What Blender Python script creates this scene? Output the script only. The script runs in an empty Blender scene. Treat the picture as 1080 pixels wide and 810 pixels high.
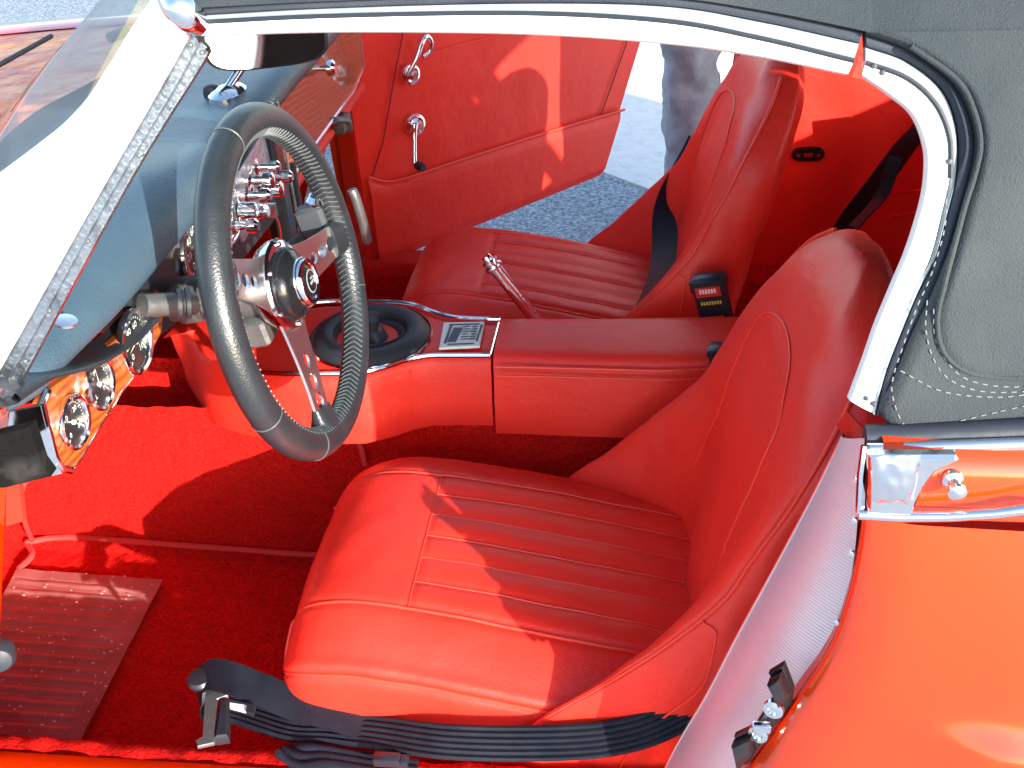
import bpy, math, random
import numpy as np
from mathutils import Vector, Matrix, noise
random.seed(7)
S = bpy.context.scene
COL = S.collection
R = math.radians

# ------------------------------------------------------------------ camera model
# world: x = towards the rear of the car, y = across the car (away), z = up, metres
CX = Vector((0.9929, 0.0196, -0.1175)); CY = Vector((0.1086, -0.554, 0.8255))
right = Vector((CX[0], CY[0], -0.0489)).normalized()
fwd = Vector((CX[2], CY[2], -0.552)); fwd = (fwd - right*fwd.dot(right)).normalized()
down = fwd.cross(right)
CAM = Vector((0, -.56, 1.24)); F = 1140.0
def ray(px, py): return right*(px-540) + down*(py-405) + fwd*F
def PL(px, py, n, d):
    n = Vector(n); r = ray(px, py); t = (d - n.dot(CAM))/n.dot(r); return CAM + r*t
def PX(px, py, x): return PL(px, py, (1,0,0), x)
def PY(px, py, y): return PL(px, py, (0,1,0), y)
def PZ(px, py, z): return PL(px, py, (0,0,1), z)
QN = (0, 1, -.35); QD = .02-.35*.83                     # tumblehome plane of the cabin side
def PQ(px, py, off=0): return PL(px, py, QN, QD - off)
def QY(z): return .02+.35*(z-.83)
def proj(p):
    v = Vector(p)-CAM; return 540+F*v.dot(right)/v.dot(fwd), 405+F*v.dot(down)/v.dot(fwd)

# ------------------------------------------------------------------ materials
MATS = {}
def nodes(m): return m.node_tree.nodes, m.node_tree.links
def mat(name, col, rough=.5, metal=0, coat=0, coat_rough=.05, spec=.5, sheen=0, bump=None, var=None, voro=None, trans=None, aniso=0):
    m = bpy.data.materials.new(name); m.use_nodes = True; N, L = nodes(m)
    b = N['Principled BSDF']
    b.inputs['Base Color'].default_value = (*col, 1); b.inputs['Roughness'].default_value = rough
    b.inputs['Metallic'].default_value = metal; b.inputs['Coat Weight'].default_value = coat
    b.inputs['Coat Roughness'].default_value = coat_rough; b.inputs['Specular IOR Level'].default_value = spec
    if sheen:
        b.inputs['Sheen Weight'].default_value = sheen; b.inputs['Sheen Roughness'].default_value = .4
        b.inputs['Sheen Tint'].default_value = (*[min(1, c*1.5+.05) for c in col], 1)
    tc = N.new('ShaderNodeTexCoord')
    last = None
    if var:      # (scale, second colour, lo, hi, detail)
        n = N.new('ShaderNodeTexNoise'); n.inputs['Scale'].default_value = var[0]; n.inputs['Detail'].default_value = var[4] if len(var) > 4 else 4
        L.new(tc.outputs['Object'], n.inputs['Vector'])
        r = N.new('ShaderNodeValToRGB'); r.color_ramp.elements[0].position = var[2]; r.color_ramp.elements[1].position = var[3]
        r.color_ramp.elements[0].color = (*col, 1); r.color_ramp.elements[1].color = (*var[1], 1)
        L.new(n.outputs['Fac'], r.inputs['Fac']); L.new(r.outputs['Color'], b.inputs['Base Color'])
    if bump:     # list of (kind, scale, strength, distance)
        for kind, sc, st, dist in bump:
            if kind == 'v':
                n = N.new('ShaderNodeTexVoronoi'); out = n.outputs['Distance']
            else:
                n = N.new('ShaderNodeTexNoise'); n.inputs['Detail'].default_value = 5; out = n.outputs['Fac']
            n.inputs['Scale'].default_value = sc; L.new(tc.outputs['Object'], n.inputs['Vector'])
            bp = N.new('ShaderNodeBump'); bp.inputs['Strength'].default_value = st; bp.inputs['Distance'].default_value = dist
            L.new(out, bp.inputs['Height'])
            if last: L.new(last.outputs['Normal'], bp.inputs['Normal'])
            last = bp
        L.new(last.outputs['Normal'], b.inputs['Normal'])
    MATS[name] = m; return m
M = MATS
mat('vinyl', (.88,.034,.019), .42, spec=.42, bump=[('v',620,.22,.0008),('n',28,.35,.004),('n',6,.3,.01)], var=(5,(.80,.027,.015),.4,.65))
mat('vinyl_piping', (.88,.05,.025), .38, bump=[('n',300,.2,.0006)])
mat('vinyl_groove', (.22,.005,.006), .6)
mat('carpet', (.90,.014,.009), .95, sheen=.3, spec=.1, bump=[('n',520,1,.005),('n',120,.9,.008)], var=(260,(.62,.006,.005),.35,.7,8))
mat('carpet_piping', (.62,.05,.045), .5, bump=[('n',200,.3,.001)])
mat('heel_mat', (.34,.10,.09), .35, spec=.5, bump=[('n',120,.4,.001)], var=(14,(.42,.16,.15),.4,.7,8))
mat('paint', (.68,.038,.0005), .18, coat=1, coat_rough=.03, bump=[('n',3,.06,.01)], var=(2.5,(.70,.044,.0008),.35,.7))
mat('chrome', (.86,.87,.90), .10, metal=1, bump=[('n',40,.12,.002),('n',9,.15,.01)])
mat('chrome_worn', (.62,.63,.66), .28, metal=1, bump=[('n',240,.6,.0012),('n',30,.3,.004)], var=(60,(.32,.33,.36),.45,.75,8))
mat('alu', (.80,.81,.83), .30, metal=1, bump=[('n',500,.1,.0004)])
mat('white_metal', (.88,.90,.90), .32, spec=.5, coat=.3, bump=[('n',25,.15,.002)])
mat('dash_vinyl', (.030,.062,.092), .42, spec=.7, bump=[('v',380,.35,.001),('n',14,.3,.006)], var=(7,(.055,.10,.14),.35,.7,7))  # black vinyl with the blue sky reflection put into its colour
mat('leather_black', (.013,.018,.023), .36, spec=.7, bump=[('v',500,.25,.0008),('n',30,.2,.002)], var=(30,(.019,.024,.029),.4,.7))
mat('stitch_grey', (.30,.32,.31), .7)
mat('stitch_dark', (.07,.085,.09), .45)
mat('stitch_pale', (.16,.18,.18), .7)
mat('black_plastic', (.018,.02,.028), .35, bump=[('n',200,.15,.0006)])
mat('rubber', (.02,.025,.035), .5, bump=[('n',60,.4,.002)])
mat('belt', (.008,.010,.017), .5, spec=.25, sheen=.03, bump=[('n',700,.5,.0008)], var=(40,(.013,.015,.024),.4,.7))
mat('belt_red', (.72,.03,.012), .4)
mat('canvas', (.020,.029,.036), .9, sheen=.12, bump=[('n',900,.7,.001),('v',700,.3,.0008),('n',10,.5,.01)], var=(9,(.040,.049,.053),.35,.65,10))
mat('canvas_dark', (.018,.025,.040), .85, bump=[('n',700,.5,.001)], var=(14,(.04,.05,.07),.4,.7,6))
mat('seal_grey', (.24,.29,.33), .6, bump=[('n',90,.4,.002)])
mat('gloss_black', (.008,.009,.011), .16)
mat('dial', (.015,.017,.02), .3)
mat('mark_white', (.82,.83,.78), .5)
mat('mark_yellow', (.8,.5,.06), .5)
mat('grey_metal', (.17,.175,.175), .45, metal=.7, bump=[('n',90,.5,.002)], var=(50,(.14,.14,.14),.45,.7,6))
mat('label_white', (.75,.78,.74), .4)
mat('label_grey', (.20,.22,.24), .4)
mat('grey_plastic', (.05,.058,.066), .5, spec=.3)
mat('knob_black', (.02,.02,.022), .3)
mat('undercoat', (.004,.005,.005), .8, spec=.12, bump=[('n',40,1,.006)], var=(25,(.025,.027,.027),.5,.66,8))
mat('jamb_red', (.55,.02,.012), .35, coat=.4)
mat('trousers', (.26,.27,.31), .85, bump=[('n',500,.4,.001),('n',14,.6,.02)], var=(9,(.38,.42,.46),.4,.65))
mat('shirt', (.50,.58,.64), .85, bump=[('n',12,.6,.02)])
mat('skin', (.55,.32,.22), .5)
mat('hair', (.06,.04,.03), .6)
mat('shoe', (.05,.04,.04), .5)
mat('tyre', (.03,.03,.03), .8)
mat('concrete', (.74,.73,.70), .9, bump=[('n',60,.5,.004)], var=(30,(.60,.60,.58),.45,.8,8))
mat('key_tag', (.70,.05,.03), .4)

def wood():
    m = mat('wood', (.5,.16,.03), .22, coat=.8); N, L = nodes(m); b = N['Principled BSDF']
    tc = [n for n in N if n.type == 'TEX_COORD'][0]
    mp = N.new('ShaderNodeMapping'); mp.inputs['Rotation'].default_value = (R(25),0,0); mp.inputs['Scale'].default_value = (1,1,3)
    n = N.new('ShaderNodeTexNoise'); n.inputs['Scale'].default_value = 18; n.inputs['Detail'].default_value = 6; n.inputs['Distortion'].default_value = 1.2
    w = N.new('ShaderNodeTexWave'); w.inputs['Scale'].default_value = 14; w.inputs['Distortion'].default_value = 7; w.inputs['Detail'].default_value = 3; w.bands_direction = 'Z'
    r = N.new('ShaderNodeValToRGB'); r.color_ramp.elements[0].color = (.42,.105,.022,1); r.color_ramp.elements[1].color = (.17,.034,.010,1)
    r.color_ramp.elements[0].position = .3; r.color_ramp.elements[1].position = .85
    mx = N.new('ShaderNodeMix'); mx.data_type = 'FLOAT'; mx.inputs[0].default_value = .5
    L.new(tc.outputs['Object'], mp.inputs['Vector']); L.new(mp.outputs['Vector'], n.inputs['Vector']); L.new(mp.outputs['Vector'], w.inputs['Vector'])
    L.new(n.outputs['Fac'], mx.inputs[2]); L.new(w.outputs['Fac'], mx.inputs[3]); L.new(mx.outputs[0], r.inputs['Fac']); L.new(r.outputs['Color'], b.inputs['Base Color'])
wood()
def glass():
    m = bpy.data.materials.new('glass'); m.use_nodes = True; N, L = nodes(m); N.remove(N['Principled BSDF'])
    t = N.new('ShaderNodeBsdfTransparent'); t.inputs['Color'].default_value = (.93,.97,.96,1)
    g = N.new('ShaderNodeBsdfGlossy'); g.inputs['Roughness'].default_value = .02
    lw = N.new('ShaderNodeLayerWeight'); lw.inputs['Blend'].default_value = .5
    pw = N.new('ShaderNodeMath'); pw.operation = 'POWER'; pw.inputs[1].default_value = 4; L.new(lw.outputs['Facing'], pw.inputs[0])
    f = N.new('ShaderNodeMath'); f.operation = 'MULTIPLY_ADD'; f.inputs[1].default_value = .8; f.inputs[2].default_value = .04; L.new(pw.outputs[0], f.inputs[0])
    x = N.new('ShaderNodeMixShader'); L.new(f.outputs[0], x.inputs[0]); L.new(t.outputs[0], x.inputs[1]); L.new(g.outputs[0], x.inputs[2])
    L.new(x.outputs[0], N['Material Output'].inputs['Surface']); MATS['glass'] = m
glass()
def asphalt():
    m = mat('asphalt', (.2,.2,.2), .85); N, L = nodes(m); b = N['Principled BSDF']; tc = [n for n in N if n.type == 'TEX_COORD'][0]
    v = N.new('ShaderNodeTexVoronoi'); v.inputs['Scale'].default_value = 150; L.new(tc.outputs['Object'], v.inputs['Vector'])
    n = N.new('ShaderNodeTexNoise'); n.inputs['Scale'].default_value = 60; n.inputs['Detail'].default_value = 8; L.new(tc.outputs['Object'], n.inputs['Vector'])
    bw = N.new('ShaderNodeSeparateColor'); L.new(v.outputs['Color'], bw.inputs[0])
    mm = N.new('ShaderNodeMath'); mm.operation = 'MULTIPLY'; L.new(bw.outputs[0], mm.inputs[0]); L.new(n.outputs['Fac'], mm.inputs[1])
    r = N.new('ShaderNodeValToRGB'); r.color_ramp.elements[0].color = (.13,.17,.20,1); r.color_ramp.elements[1].color = (.42,.48,.52,1)
    r.color_ramp.elements[0].position = .05; r.color_ramp.elements[1].position = .5
    L.new(mm.outputs[0], r.inputs['Fac']); L.new(r.outputs['Color'], b.inputs['Base Color'])
    bp = N.new('ShaderNodeBump'); bp.inputs['Strength'].default_value = .8; bp.inputs['Distance'].default_value = .004
    L.new(mm.outputs[0], bp.inputs['Height']); L.new(bp.outputs['Normal'], b.inputs['Normal'])
asphalt()
def ribbed(name, col, direction, scale, rough, metal):
    m = mat(name, col, rough, metal); N, L = nodes(m); b = N['Principled BSDF']; tc = [n for n in N if n.type == 'TEX_COORD'][0]
    w = N.new('ShaderNodeTexWave'); w.bands_direction = direction; w.inputs['Scale'].default_value = scale; w.inputs['Distortion'].default_value = .4
    L.new(tc.outputs['Object'], w.inputs['Vector'])
    bp = N.new('ShaderNodeBump'); bp.inputs['Strength'].default_value = .35; bp.inputs['Distance'].default_value = .0010
    L.new(w.outputs['Fac'], bp.inputs['Height']); L.new(bp.outputs['Normal'], b.inputs['Normal'])
    return m
ribbed('scuff_alu', (.66,.67,.72), 'Z', 105, .45, .55)

# ------------------------------------------------------------------ mesh helpers
class MB:
    def __init__(s): s.v = []; s.f = []; s.m = []
    def add(s, vs, fs, mi=0):
        o = len(s.v); s.v += [tuple(v) for v in vs]; s.f += [tuple(i+o for i in f) for f in fs]; s.m += [mi]*len(fs); return s
    def grid(s, rows, close_u=False, close_v=False, mi=0):
        nv = len(rows); nu = len(rows[0]); vs = [p for r in rows for p in r]; fs = []
        for j in range(nv if close_v else nv-1):
            for i in range(nu if close_u else nu-1):
                a = j*nu+i; b = j*nu+(i+1)%nu; c = ((j+1)%nv)*nu+(i+1)%nu; d = ((j+1)%nv)*nu+i
                fs.append((a,b,c,d))
        return s.add(vs, fs, mi)
    def box(s, c, sz, rot=None, mi=0, bev=.15):
        # box with chamfered edges
        c = Vector(c); h = Vector(sz)*.5; b = min(h)*bev*1.6; rot = rot or Matrix.Identity(3); rows = []
        prof = [(-h.x+b,-h.y),(h.x-b,-h.y),(h.x,-h.y+b),(h.x,h.y-b),(h.x-b,h.y),(-h.x+b,h.y),(-h.x,h.y-b),(-h.x,-h.y+b)]
        def ring(z, k): return [c + rot @ Vector((x*(1-k/h.x), y*(1-k/h.y), z)) for x, y in prof]
        rows = [ring(-h.z, b), ring(-h.z+b, 0), ring(h.z-b, 0), ring(h.z, b)]
        o = len(s.v); s.grid(rows, close_u=True, mi=mi); n = len(prof)
        s.f.append(tuple(o+i for i in reversed(range(n)))); s.m.append(mi)
        s.f.append(tuple(o+3*n+i for i in range(n))); s.m.append(mi); return s
    def tube(s, pts, r, sides=10, closed=False, mi=0, caps=True):
        pts = [Vector(p) for p in pts]; n = len(pts); rows = []; up = None
        for i, p in enumerate(pts):
            a = pts[(i-1)%n] if (closed or i > 0) else p; b = pts[(i+1)%n] if (closed or i < n-1) else p
            t = (b-a).normalized() if (b-a).length > 1e-9 else Vector((1,0,0))
            if up is None: up = t.orthogonal().normalized()
            up = (up - t*up.dot(t)).normalized(); w = t.cross(up); rr = r[i] if isinstance(r, (list, tuple)) else r
            rows.append([p + (up*math.cos(k*2*math.pi/sides) + w*math.sin(k*2*math.pi/sides))*rr for k in range(sides)])
        o = len(s.v); s.grid(rows, close_u=True, close_v=closed, mi=mi)
        if not closed and caps:
            s.f.append(tuple(o+i for i in reversed(range(sides)))); s.m.append(mi)
            s.f.append(tuple(o+(n-1)*sides+i for i in range(sides))); s.m.append(mi)
        return s
    def lathe(s, c, axis, prof, seg=40, mi=0, capA=False, capB=False, xdir=None):
        c = Vector(c); ax = Vector(axis).normalized(); u = (Vector(xdir) if xdir else ax.orthogonal()); u = (u-ax*u.dot(ax)).normalized(); w = ax.cross(u)
        rows = [[c + ax*h + (u*math.cos(k*2*math.pi/seg)+w*math.sin(k*2*math.pi/seg))*r for k in range(seg)] for r, h in prof]
        o = len(s.v); s.grid(rows, close_u=True, mi=mi)
        if capA: s.f.append(tuple(o+i for i in reversed(range(seg)))); s.m.append(mi)
        if capB: s.f.append(tuple(o+(len(prof)-1)*seg+i for i in range(seg))); s.m.append(mi)
        return s
    def prism(s, poly, n, th, mi=0, bev=0):
        n = Vector(n).normalized(); poly = [Vector(p) for p in poly]; k = len(poly)
        c = sum(poly, Vector())/k
        def inset(pts, d):
            out = []
            for i, p in enumerate(pts):
                a = (p-pts[i-1]); b = (pts[(i+1)%k]-p)
                a = a.normalized() if a.length > 1e-9 else b.normalized(); b = b.normalized() if b.length > 1e-9 else a
                na = n.cross(a); nb = n.cross(b); m = (na+nb); m = m.normalized() if m.length > 1e-6 else na
                out.append(p + m*d*sg)
            return out
        area = sum(((poly[i-1]-c).cross(poly[i]-c)).dot(n) for i in range(k)); sg = 1 if area > 0 else -1
        rows = []
        if bev:
            rows = [poly, [p+n*(th-bev) for p in poly], [p+n*th for p in inset(poly, bev)]]
        else: rows = [poly, [p+n*th for p in poly]]
        o = len(s.v); s.grid(rows, close_u=True, mi=mi)
        s.f.append(tuple(o+i for i in reversed(range(k)))); s.m.append(mi)
        s.f.append(tuple(o+(len(rows)-1)*k+i for i in range(k))); s.m.append(mi); return s
    def build(s, name, mats, parent=None, smooth=True, angle=40, label=None):
        me = bpy.data.meshes.new(name); me.from_pydata([tuple(v) for v in s.v], [], s.f)
        mats = mats if isinstance(mats, (list, tuple)) else [mats]
        for m in mats: me.materials.append(M[m])
        me.polygons.foreach_set('material_index', s.m)
        import bmesh
        b = bmesh.new(); b.from_mesh(me); bmesh.ops.remove_doubles(b, verts=b.verts, dist=1e-6); bmesh.ops.recalc_face_normals(b, faces=b.faces)
        if smooth:
            for f in b.faces: f.smooth = True
            for e in b.edges:
                if len(e.link_faces) == 2 and e.calc_face_angle(0) > R(angle): e.smooth = False
        b.to_mesh(me); b.free()
        o = bpy.data.objects.new(name, me); COL.objects.link(o)
        if parent: o.parent = parent
        if label: o['label'] = label
        return o
def empty(name, loc, label=None, cat=None):
    o = bpy.data.objects.new(name, None); COL.objects.link(o); o.location = loc; o.empty_display_size = .1
    if label: o['label'] = label
    if cat: o['category'] = cat
    return o
def cr(a, b, c, d, t): return .5*((2*b)+(c-a)*t+(2*a-5*b+4*c-d)*t*t+(3*b-a-3*c+d)*t*t*t)
def spline(pts, n, closed=False):
    pts = [np.array(p, float) for p in pts]; k = len(pts); out = []; segs = k if closed else k-1
    for i in range(n):
        s = i*segs/(n if closed else n-1); j = min(int(s), segs-1); t = s-j
        g = (lambda q: pts[q % k]) if closed else (lambda q: pts[q] if 0 <= q < k else (2*pts[0]-pts[1] if q < 0 else 2*pts[-1]-pts[-2]))
        out.append(Vector(cr(g(j-1), g(j), g(j+1), g(j+2), t)))
    return out
class Loft:       # closed rings, interpolated both ways
    def __init__(s, rings, disp=None): s.r = np.array(rings, float); s.disp = disp; s.nv, s.nu = s.r.shape[:2]
    def raw(s, u, v):
        v = min(max(v, 0), s.nv-1-1e-9); j = int(v); t = v-j; i = int(math.floor(u)); w = u-i
        def row(q):
            if q < 0: rr = 2*s.r[0]-s.r[1]
            elif q >= s.nv: rr = 2*s.r[-1]-s.r[-2]
            else: rr = s.r[q]
            return cr(rr[(i-1)%s.nu], rr[i%s.nu], rr[(i+1)%s.nu], rr[(i+2)%s.nu], w)
        return Vector(cr(row(j-1), row(j), row(j+1), row(j+2), t))
    def normal(s, u, v):
        e = .02; a = s.raw(u+e, v)-s.raw(u-e, v); b = s.raw(u, v+e)-s.raw(u, v-e); n = a.cross(b)
        return n.normalized() if n.length > 1e-12 else Vector((0,0,1))
    def eval(s, u, v, off=0):
        p = s.raw(u, v); n = s.normal(u, v)*s.sign
        return p + n*(off + (s.disp(u, v, p) if s.disp else 0))
    sign = 1
    def mesh(s, mb, un, vn, mi=0, cap=True):
        un = int(un*.8); vn = int(vn*.8)
        rows = [[s.eval(i*s.nu/un, j*(s.nv-1)/(vn-1)) for i in range(un)] for j in range(vn)]
        o = len(mb.v); mb.grid(rows, close_u=True, mi=mi)
        if cap:
            mb.f.append(tuple(o+i for i in range(un))); mb.m.append(mi)
            mb.f.append(tuple(o+(vn-1)*un+i for i in reversed(range(un)))); mb.m.append(mi)
    def curve(s, uv, n=80, off=0, closed=False):
        return [s.eval(p[0], p[1], off) for p in spline([(a, b, 0) for a, b in uv], n, closed)]

# ------------------------------------------------------------------ the car
car = empty('sports_car', (0, .62, 0), 'open-door classic sports car with orange-red paint, red interior and dark grey soft top', 'car')
def put(mb, name, mats, parent=None, **k):
    # every part keeps world coordinates: parents carry the offset
    o = mb.build(name, mats, None, **k); o.parent = parent or car
    if o.parent == car: o.matrix_parent_inverse = Matrix.Translation((0, -.62, 0))
    return o
YC = .62
def putS(mb, name, mats, parent=None, **k):
    # every loose piece becomes an object of its own
    n = len(mb.v); par = list(range(n))
    def find(a):
        while par[a] != a: par[a] = par[par[a]]; a = par[a]
        return a
    for f in mb.f:
        r0 = find(f[0])
        for q in f[1:]: par[find(q)] = r0
    groups = {}
    for f, m in zip(mb.f, mb.m): groups.setdefault(find(f[0]), []).append((f, m))
    out = []
    for g in groups.values():
        ids = sorted({i for f, _ in g for i in f}); mp = {a: b for b, a in enumerate(ids)}
        q = MB(); q.v = [mb.v[i] for i in ids]; q.f = [tuple(mp[i] for i in f) for f, _ in g]; q.m = [m for _, m in g]
        out.append(put(q, name, mats, parent, **k))
    return out[0]
def mir(p): return Vector((p[0], 2*YC-p[1], p[2]))

# ---- seats
def section_cushion(x, w, top, bot, puff=0, k=1):
    zl = top-.040*k
    h = [(0,bot),(.7*w,bot),(.93*w,bot+.012),(1.0*w,(zl+bot)/2),(.995*w,zl),(.90*w,top-.022*k),(.62*w,top-.001),(.3*w,top+puff),(0,top+puff)]
    L_ = [(x, .305-a, z) for a, z in h] + [(x, .305+a, z) for a, z in h[-2:0:-1]]
    return L_
cush = []
for x, w, top, bot, k in [(-.360,.105,.375,.335,.25),(-.361,.125,.395,.315,.4),(-.356,.143,.420,.295,.6),(-.340,.158,.446,.278,.85),(-.310,.167,.462,.268,1),(-.270,.172,.467,.262,1),
                          (-.227,.174,.463,.26,1),(-.16,.176,.452,.26,1),(-.09,.178,.438,.26,1),(-.02,.178,.423,.26,1),(.05,.175,.408,.26,1),(.12,.17,.395,.26,1)]:
    cush.append(section_cushion(x, w, top, bot, .002, k))
def cdisp(u, v, p):
    d = 0
    if 6 < u < 10 and v > 6.0:
        s = (u-6)/4*6; e = min(1, (v-6.0)/.12)
        d += (-.003 + .0045*abs(math.sin(math.pi*s))**.5)*e
        d -= .003*(1-e)
    if 5.9 < u < 10.1 and v <= 6.0: d += -.003*max(0, 1-abs(v-6.0)/.08)
    q = min(abs(u-4), abs(u-12)); d -= .004*max(0, 1-q/.12)
    q = min(abs(u-6), abs(u-10)); d -= .003*max(0, 1-q/.1)
    d += .0025*noise.noise(Vector((p.x*9, p.y*9, p.z*9)))+.0012*noise.noise(Vector((p.x*26, p.y*26, 3)))
    return d
CL = Loft(cush, cdisp)
CL.sign = 1 if CL.normal(8, 6)[2] > 0 else -1
def section_back(z, W, xf, xc, xb, tilt=0):
    o1 = min(.022, .22*(xb-xc)); o2 = min(.022, .25*(xb-xf)); o3 = min(.01, .1*(xb-xf))
    h = [(xb,0),(xb-o1*.2,.6*W),(xb-o1,.9*W),((xb+xf)/2+o3,1.0*W),(xf+o2,1.0*W),(xf,.93*W),(.42*xf+.58*xc-.004,.74*W),(xc-.002,.50*W),(xc,0)]
    return [(x, .305-a, z+tilt*(x-xc)) for x, a in h] + [(x, .305+a, z+tilt*(x-xc)) for x, a in h[-2:0:-1]]
BACK = [(.255,.186,-.150,.055,.135),(.31,.188,-.140,.055,.136),(.36,.190,-.118,.055,.139),(.41,.191,-.075,.058,.143),(.46,.191,-.022,.064,.150),(.51,.190,.026,.076,.160),(.56,.186,.068,.088,.170)]
for q in range(14):
    f_ = math.sin(q/13*math.pi/2); zz = .60+.198*f_; r_ = max(0, 1-f_**3.2)**.5; W_ = .012+.172*max(0, 1-f_**2.7)**.5
    xm = .140+.058*f_; ht = .004+.040*r_; xc_ = xm-ht
    BACK.append((zz, W_, xc_-.010*(1-f_)+.70*ht*f_**1.2, xc_, xm+ht))
def bdisp(u, v, p):
    d = .003*noise.noise(Vector((p.x*8+4, p.y*8, p.z*8)))+.0022*noise.noise(Vector((p.x*34, p.y*9, p.z*14)))+.0012*noise.noise(Vector((p.x*24, p.y*24, p.z*24)))
    q = min(abs(u-4.6), abs(u-11.4))
    d -= .004*max(0, 1-q/.12)*max(0, min(1, (13-v)/4))
    if 6 < u < 10:
        s = (u-6.75)/2.5
        if 0 < s < 1 and v < 12: d += .003*math.sin(math.pi*s)**.5*min(1, (12-v)/.8)
    return d
BL = Loft([section_back(*b) for b in BACK], bdisp)
BL.sign = 1 if BL.normal(8, 6)[0] < 0 else -1
def make_seat():
    mb = MB(); CL.mesh(mb, 256, 170); seat = put(mb, 'seat', 'vinyl', angle=80)
    seat['label'] = 'red driver seat with pleated cushion, nearest to the open door'
    mb = MB(); BL.mesh(mb, 200, 150); put(mb, 'backrest', 'vinyl', seat, angle=80)
    mb = MB()
    for a in (4, 12): mb.tube(CL.curve([(a, v) for v in (0.4,1,2,4,6,8,10,11)], 110, .0018), .0019, 8)
    for a in (6, 10): mb.tube(CL.curve([(a, v) for v in (2.0,3,4,6,8,10,11)], 100, .0015), .0017, 8)
    mb.tube(CL.curve([(6,2.0),(5.3,1.5),(4.6,.9),(4,.4)], 30, .0015), .0017, 8); mb.tube(CL.curve([(10,2.0),(10.7,1.5),(11.4,.9),(12,.4)], 30, .0015), .0017, 8)
    putS(mb, 'piping', 'vinyl_piping', seat)
    mb = MB()
    for k in range(1, 6): mb.tube(CL.curve([(6+4*k/6, v) for v in (6.03,8,10,11)], 60, .0012), .0011, 6)
    mb.tube(CL.curve([(u, 6.02) for u in (6,7,8,9,10)], 40, .001), .0010, 6)
    putS(mb, 'pleat_stitching', 'vinyl_piping', seat)
    mb = MB()
    for a, sg in ((4.6,1), (11.4,-1)): mb.tube(BL.curve([(a, v) for v in (1,3,5,7,9,11,13,15,16)], 120, .0018), .0020, 8)
    mb.tube(BL.curve([(6.75,4.5),(6.75,6),(6.77,8.5),(6.9,10.6),(7.4,11.9),(8,12.3),(8.6,11.9),(9.1,10.6),(9.23,8.5),(9.25,6),(9.25,4.5)], 120, .0008), .0011, 8)
    mb.tube(BL.curve([(3.2,1),(3.25,3),(3.3,4.3),(3.9,5.4),(4.55,5.6)], 40, .001), .0012, 6)
    putS(mb, 'backrest_piping', 'vinyl_piping', seat)
    return seat
seat = make_seat()
def copy_tree(o, parent):
    c = o.copy(); COL.objects.link(c); c.parent = parent
    for ch in list(o.children): copy_tree(ch, c)
    return c
seat2 = copy_tree(seat, car); seat2.matrix_parent_inverse = Matrix.Translation((0, -.62, 0)); seat2.location = (-.012, .625, .010)
seat2['label'] = 'red passenger seat beyond the centre console'

# ---- floor carpets and tunnel
def pile(x, y, z): return .0035*noise.noise(Vector((x*30, y*30, z*30))) + .002*noise.noise(Vector((x*90, y*90, z*90)))
mb = MB()
prof = [(.085,.352),(.10,.35),(.112,.335),(.118,.28),(.125,.215),(.15,.2),(.25,.2),(.40,.2),(.535,.2),(.552,.215),(.556,.3),(.558,.4),(.56,.45)]
def carpet_rows(f=lambda p: p):
    fine = []
    for a, b in zip(prof[:-1], prof[1:]):
        n = max(2, int(math.hypot(b[0]-a[0], b[1]-a[1])/.006))
        fine += [(a[0]+(b[0]-a[0])*i/n, a[1]+(b[1]-a[1])*i/n) for i in range(n)]
    rows = []
    for i in range(230):
        x = -1.0+1.40*i/229; lift = max(0, -.90-x)*2.2
        rows.append([f(Vector((x, y+pile(x, y, z), z+lift+pile(x+5, y, z)))) for y, z in fine])
    return rows
mb.grid(carpet_rows()); mb.grid(carpet_rows(mir))
toe = [[Vector((-.94-.12*j/20, .08+.48*i/60, .2+.035*j+pile(i*.1, j*.1, 0))) for i in range(61)] for j in range(15)]
mb.grid(toe); mb.grid([[mir(p) for p in r] for r in toe])
put(mb, 'carpet', 'carpet', angle=180)
mb = MB()
mb.tube(spline([PZ(28,572,.213),PZ(60,567,.213),PZ(100,568,.213),PZ(190,575,.213),PZ(260,580,.213),PZ(330,585,.213),(-.2,.535,.213),(.1,.535,.213)], 60), .0045, 8)
mb.tube(spline([PZ(28,572,.21),PZ(34,585,.21),PZ(20,600,.207)], 12), .0045, 8)
mb.tube(spline([PY(385,490,.545),PY(378,460,.548),PY(374,440,.552)], 12), .004, 8)
mb.tube(spline([PX(22,520,-.80),PX(26,550,-.83),PX(34,570,-.86)], 12), .0035, 8)
mb.tube(spline([PX(60,488,-.80),PX(30,505,-.80),PX(22,520,-.80)], 12), .0035, 8)
putS(mb, 'carpet_piping', 'carpet_piping')
mb = MB(); a, b, c_, d = PZ(18,600,.207), PZ(172,612,.207), PZ(85,782,.207), PZ(-70,770,.207)
rows = []
for j in range(121):
    t = j/120; l = a.lerp(d, t); r = b.lerp(c_, t)
    rib = .0016*max(0, math.sin(t*2*math.pi*15))**.5 if .06 < t < .96 else .001
    rows.append([l.lerp(r, i/40)+Vector((0,0,(rib if 1 < i < 36 else .0015)+.0015*noise.noise(Vector((i*.2, j*.06, 0))))) for i in range(41)])
mb.grid(rows); put(mb, 'heel_mat', 'heel_mat', angle=80)

mb = MB()
for _ in range(150):
    t, u_ = random.random()**.8, random.random(); p = a.lerp(b, u_).lerp(d.lerp(c_, u_), t)+Vector((0,0,.004)); r_ = random.uniform(.0004, .0016); an = random.random()*6
    mb.add([p+Vector((math.cos(an+k*1.5)*r_*(2 if k % 2 else 1), math.sin(an+k*1.5)*r_, .0006*(k % 2))) for k in range(4)], [(0,1,2,3)])
g_ = put(mb, 'grit', 'label_white', bpy.data.objects['heel_mat']); g_['kind'] = 'stuff'
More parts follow.
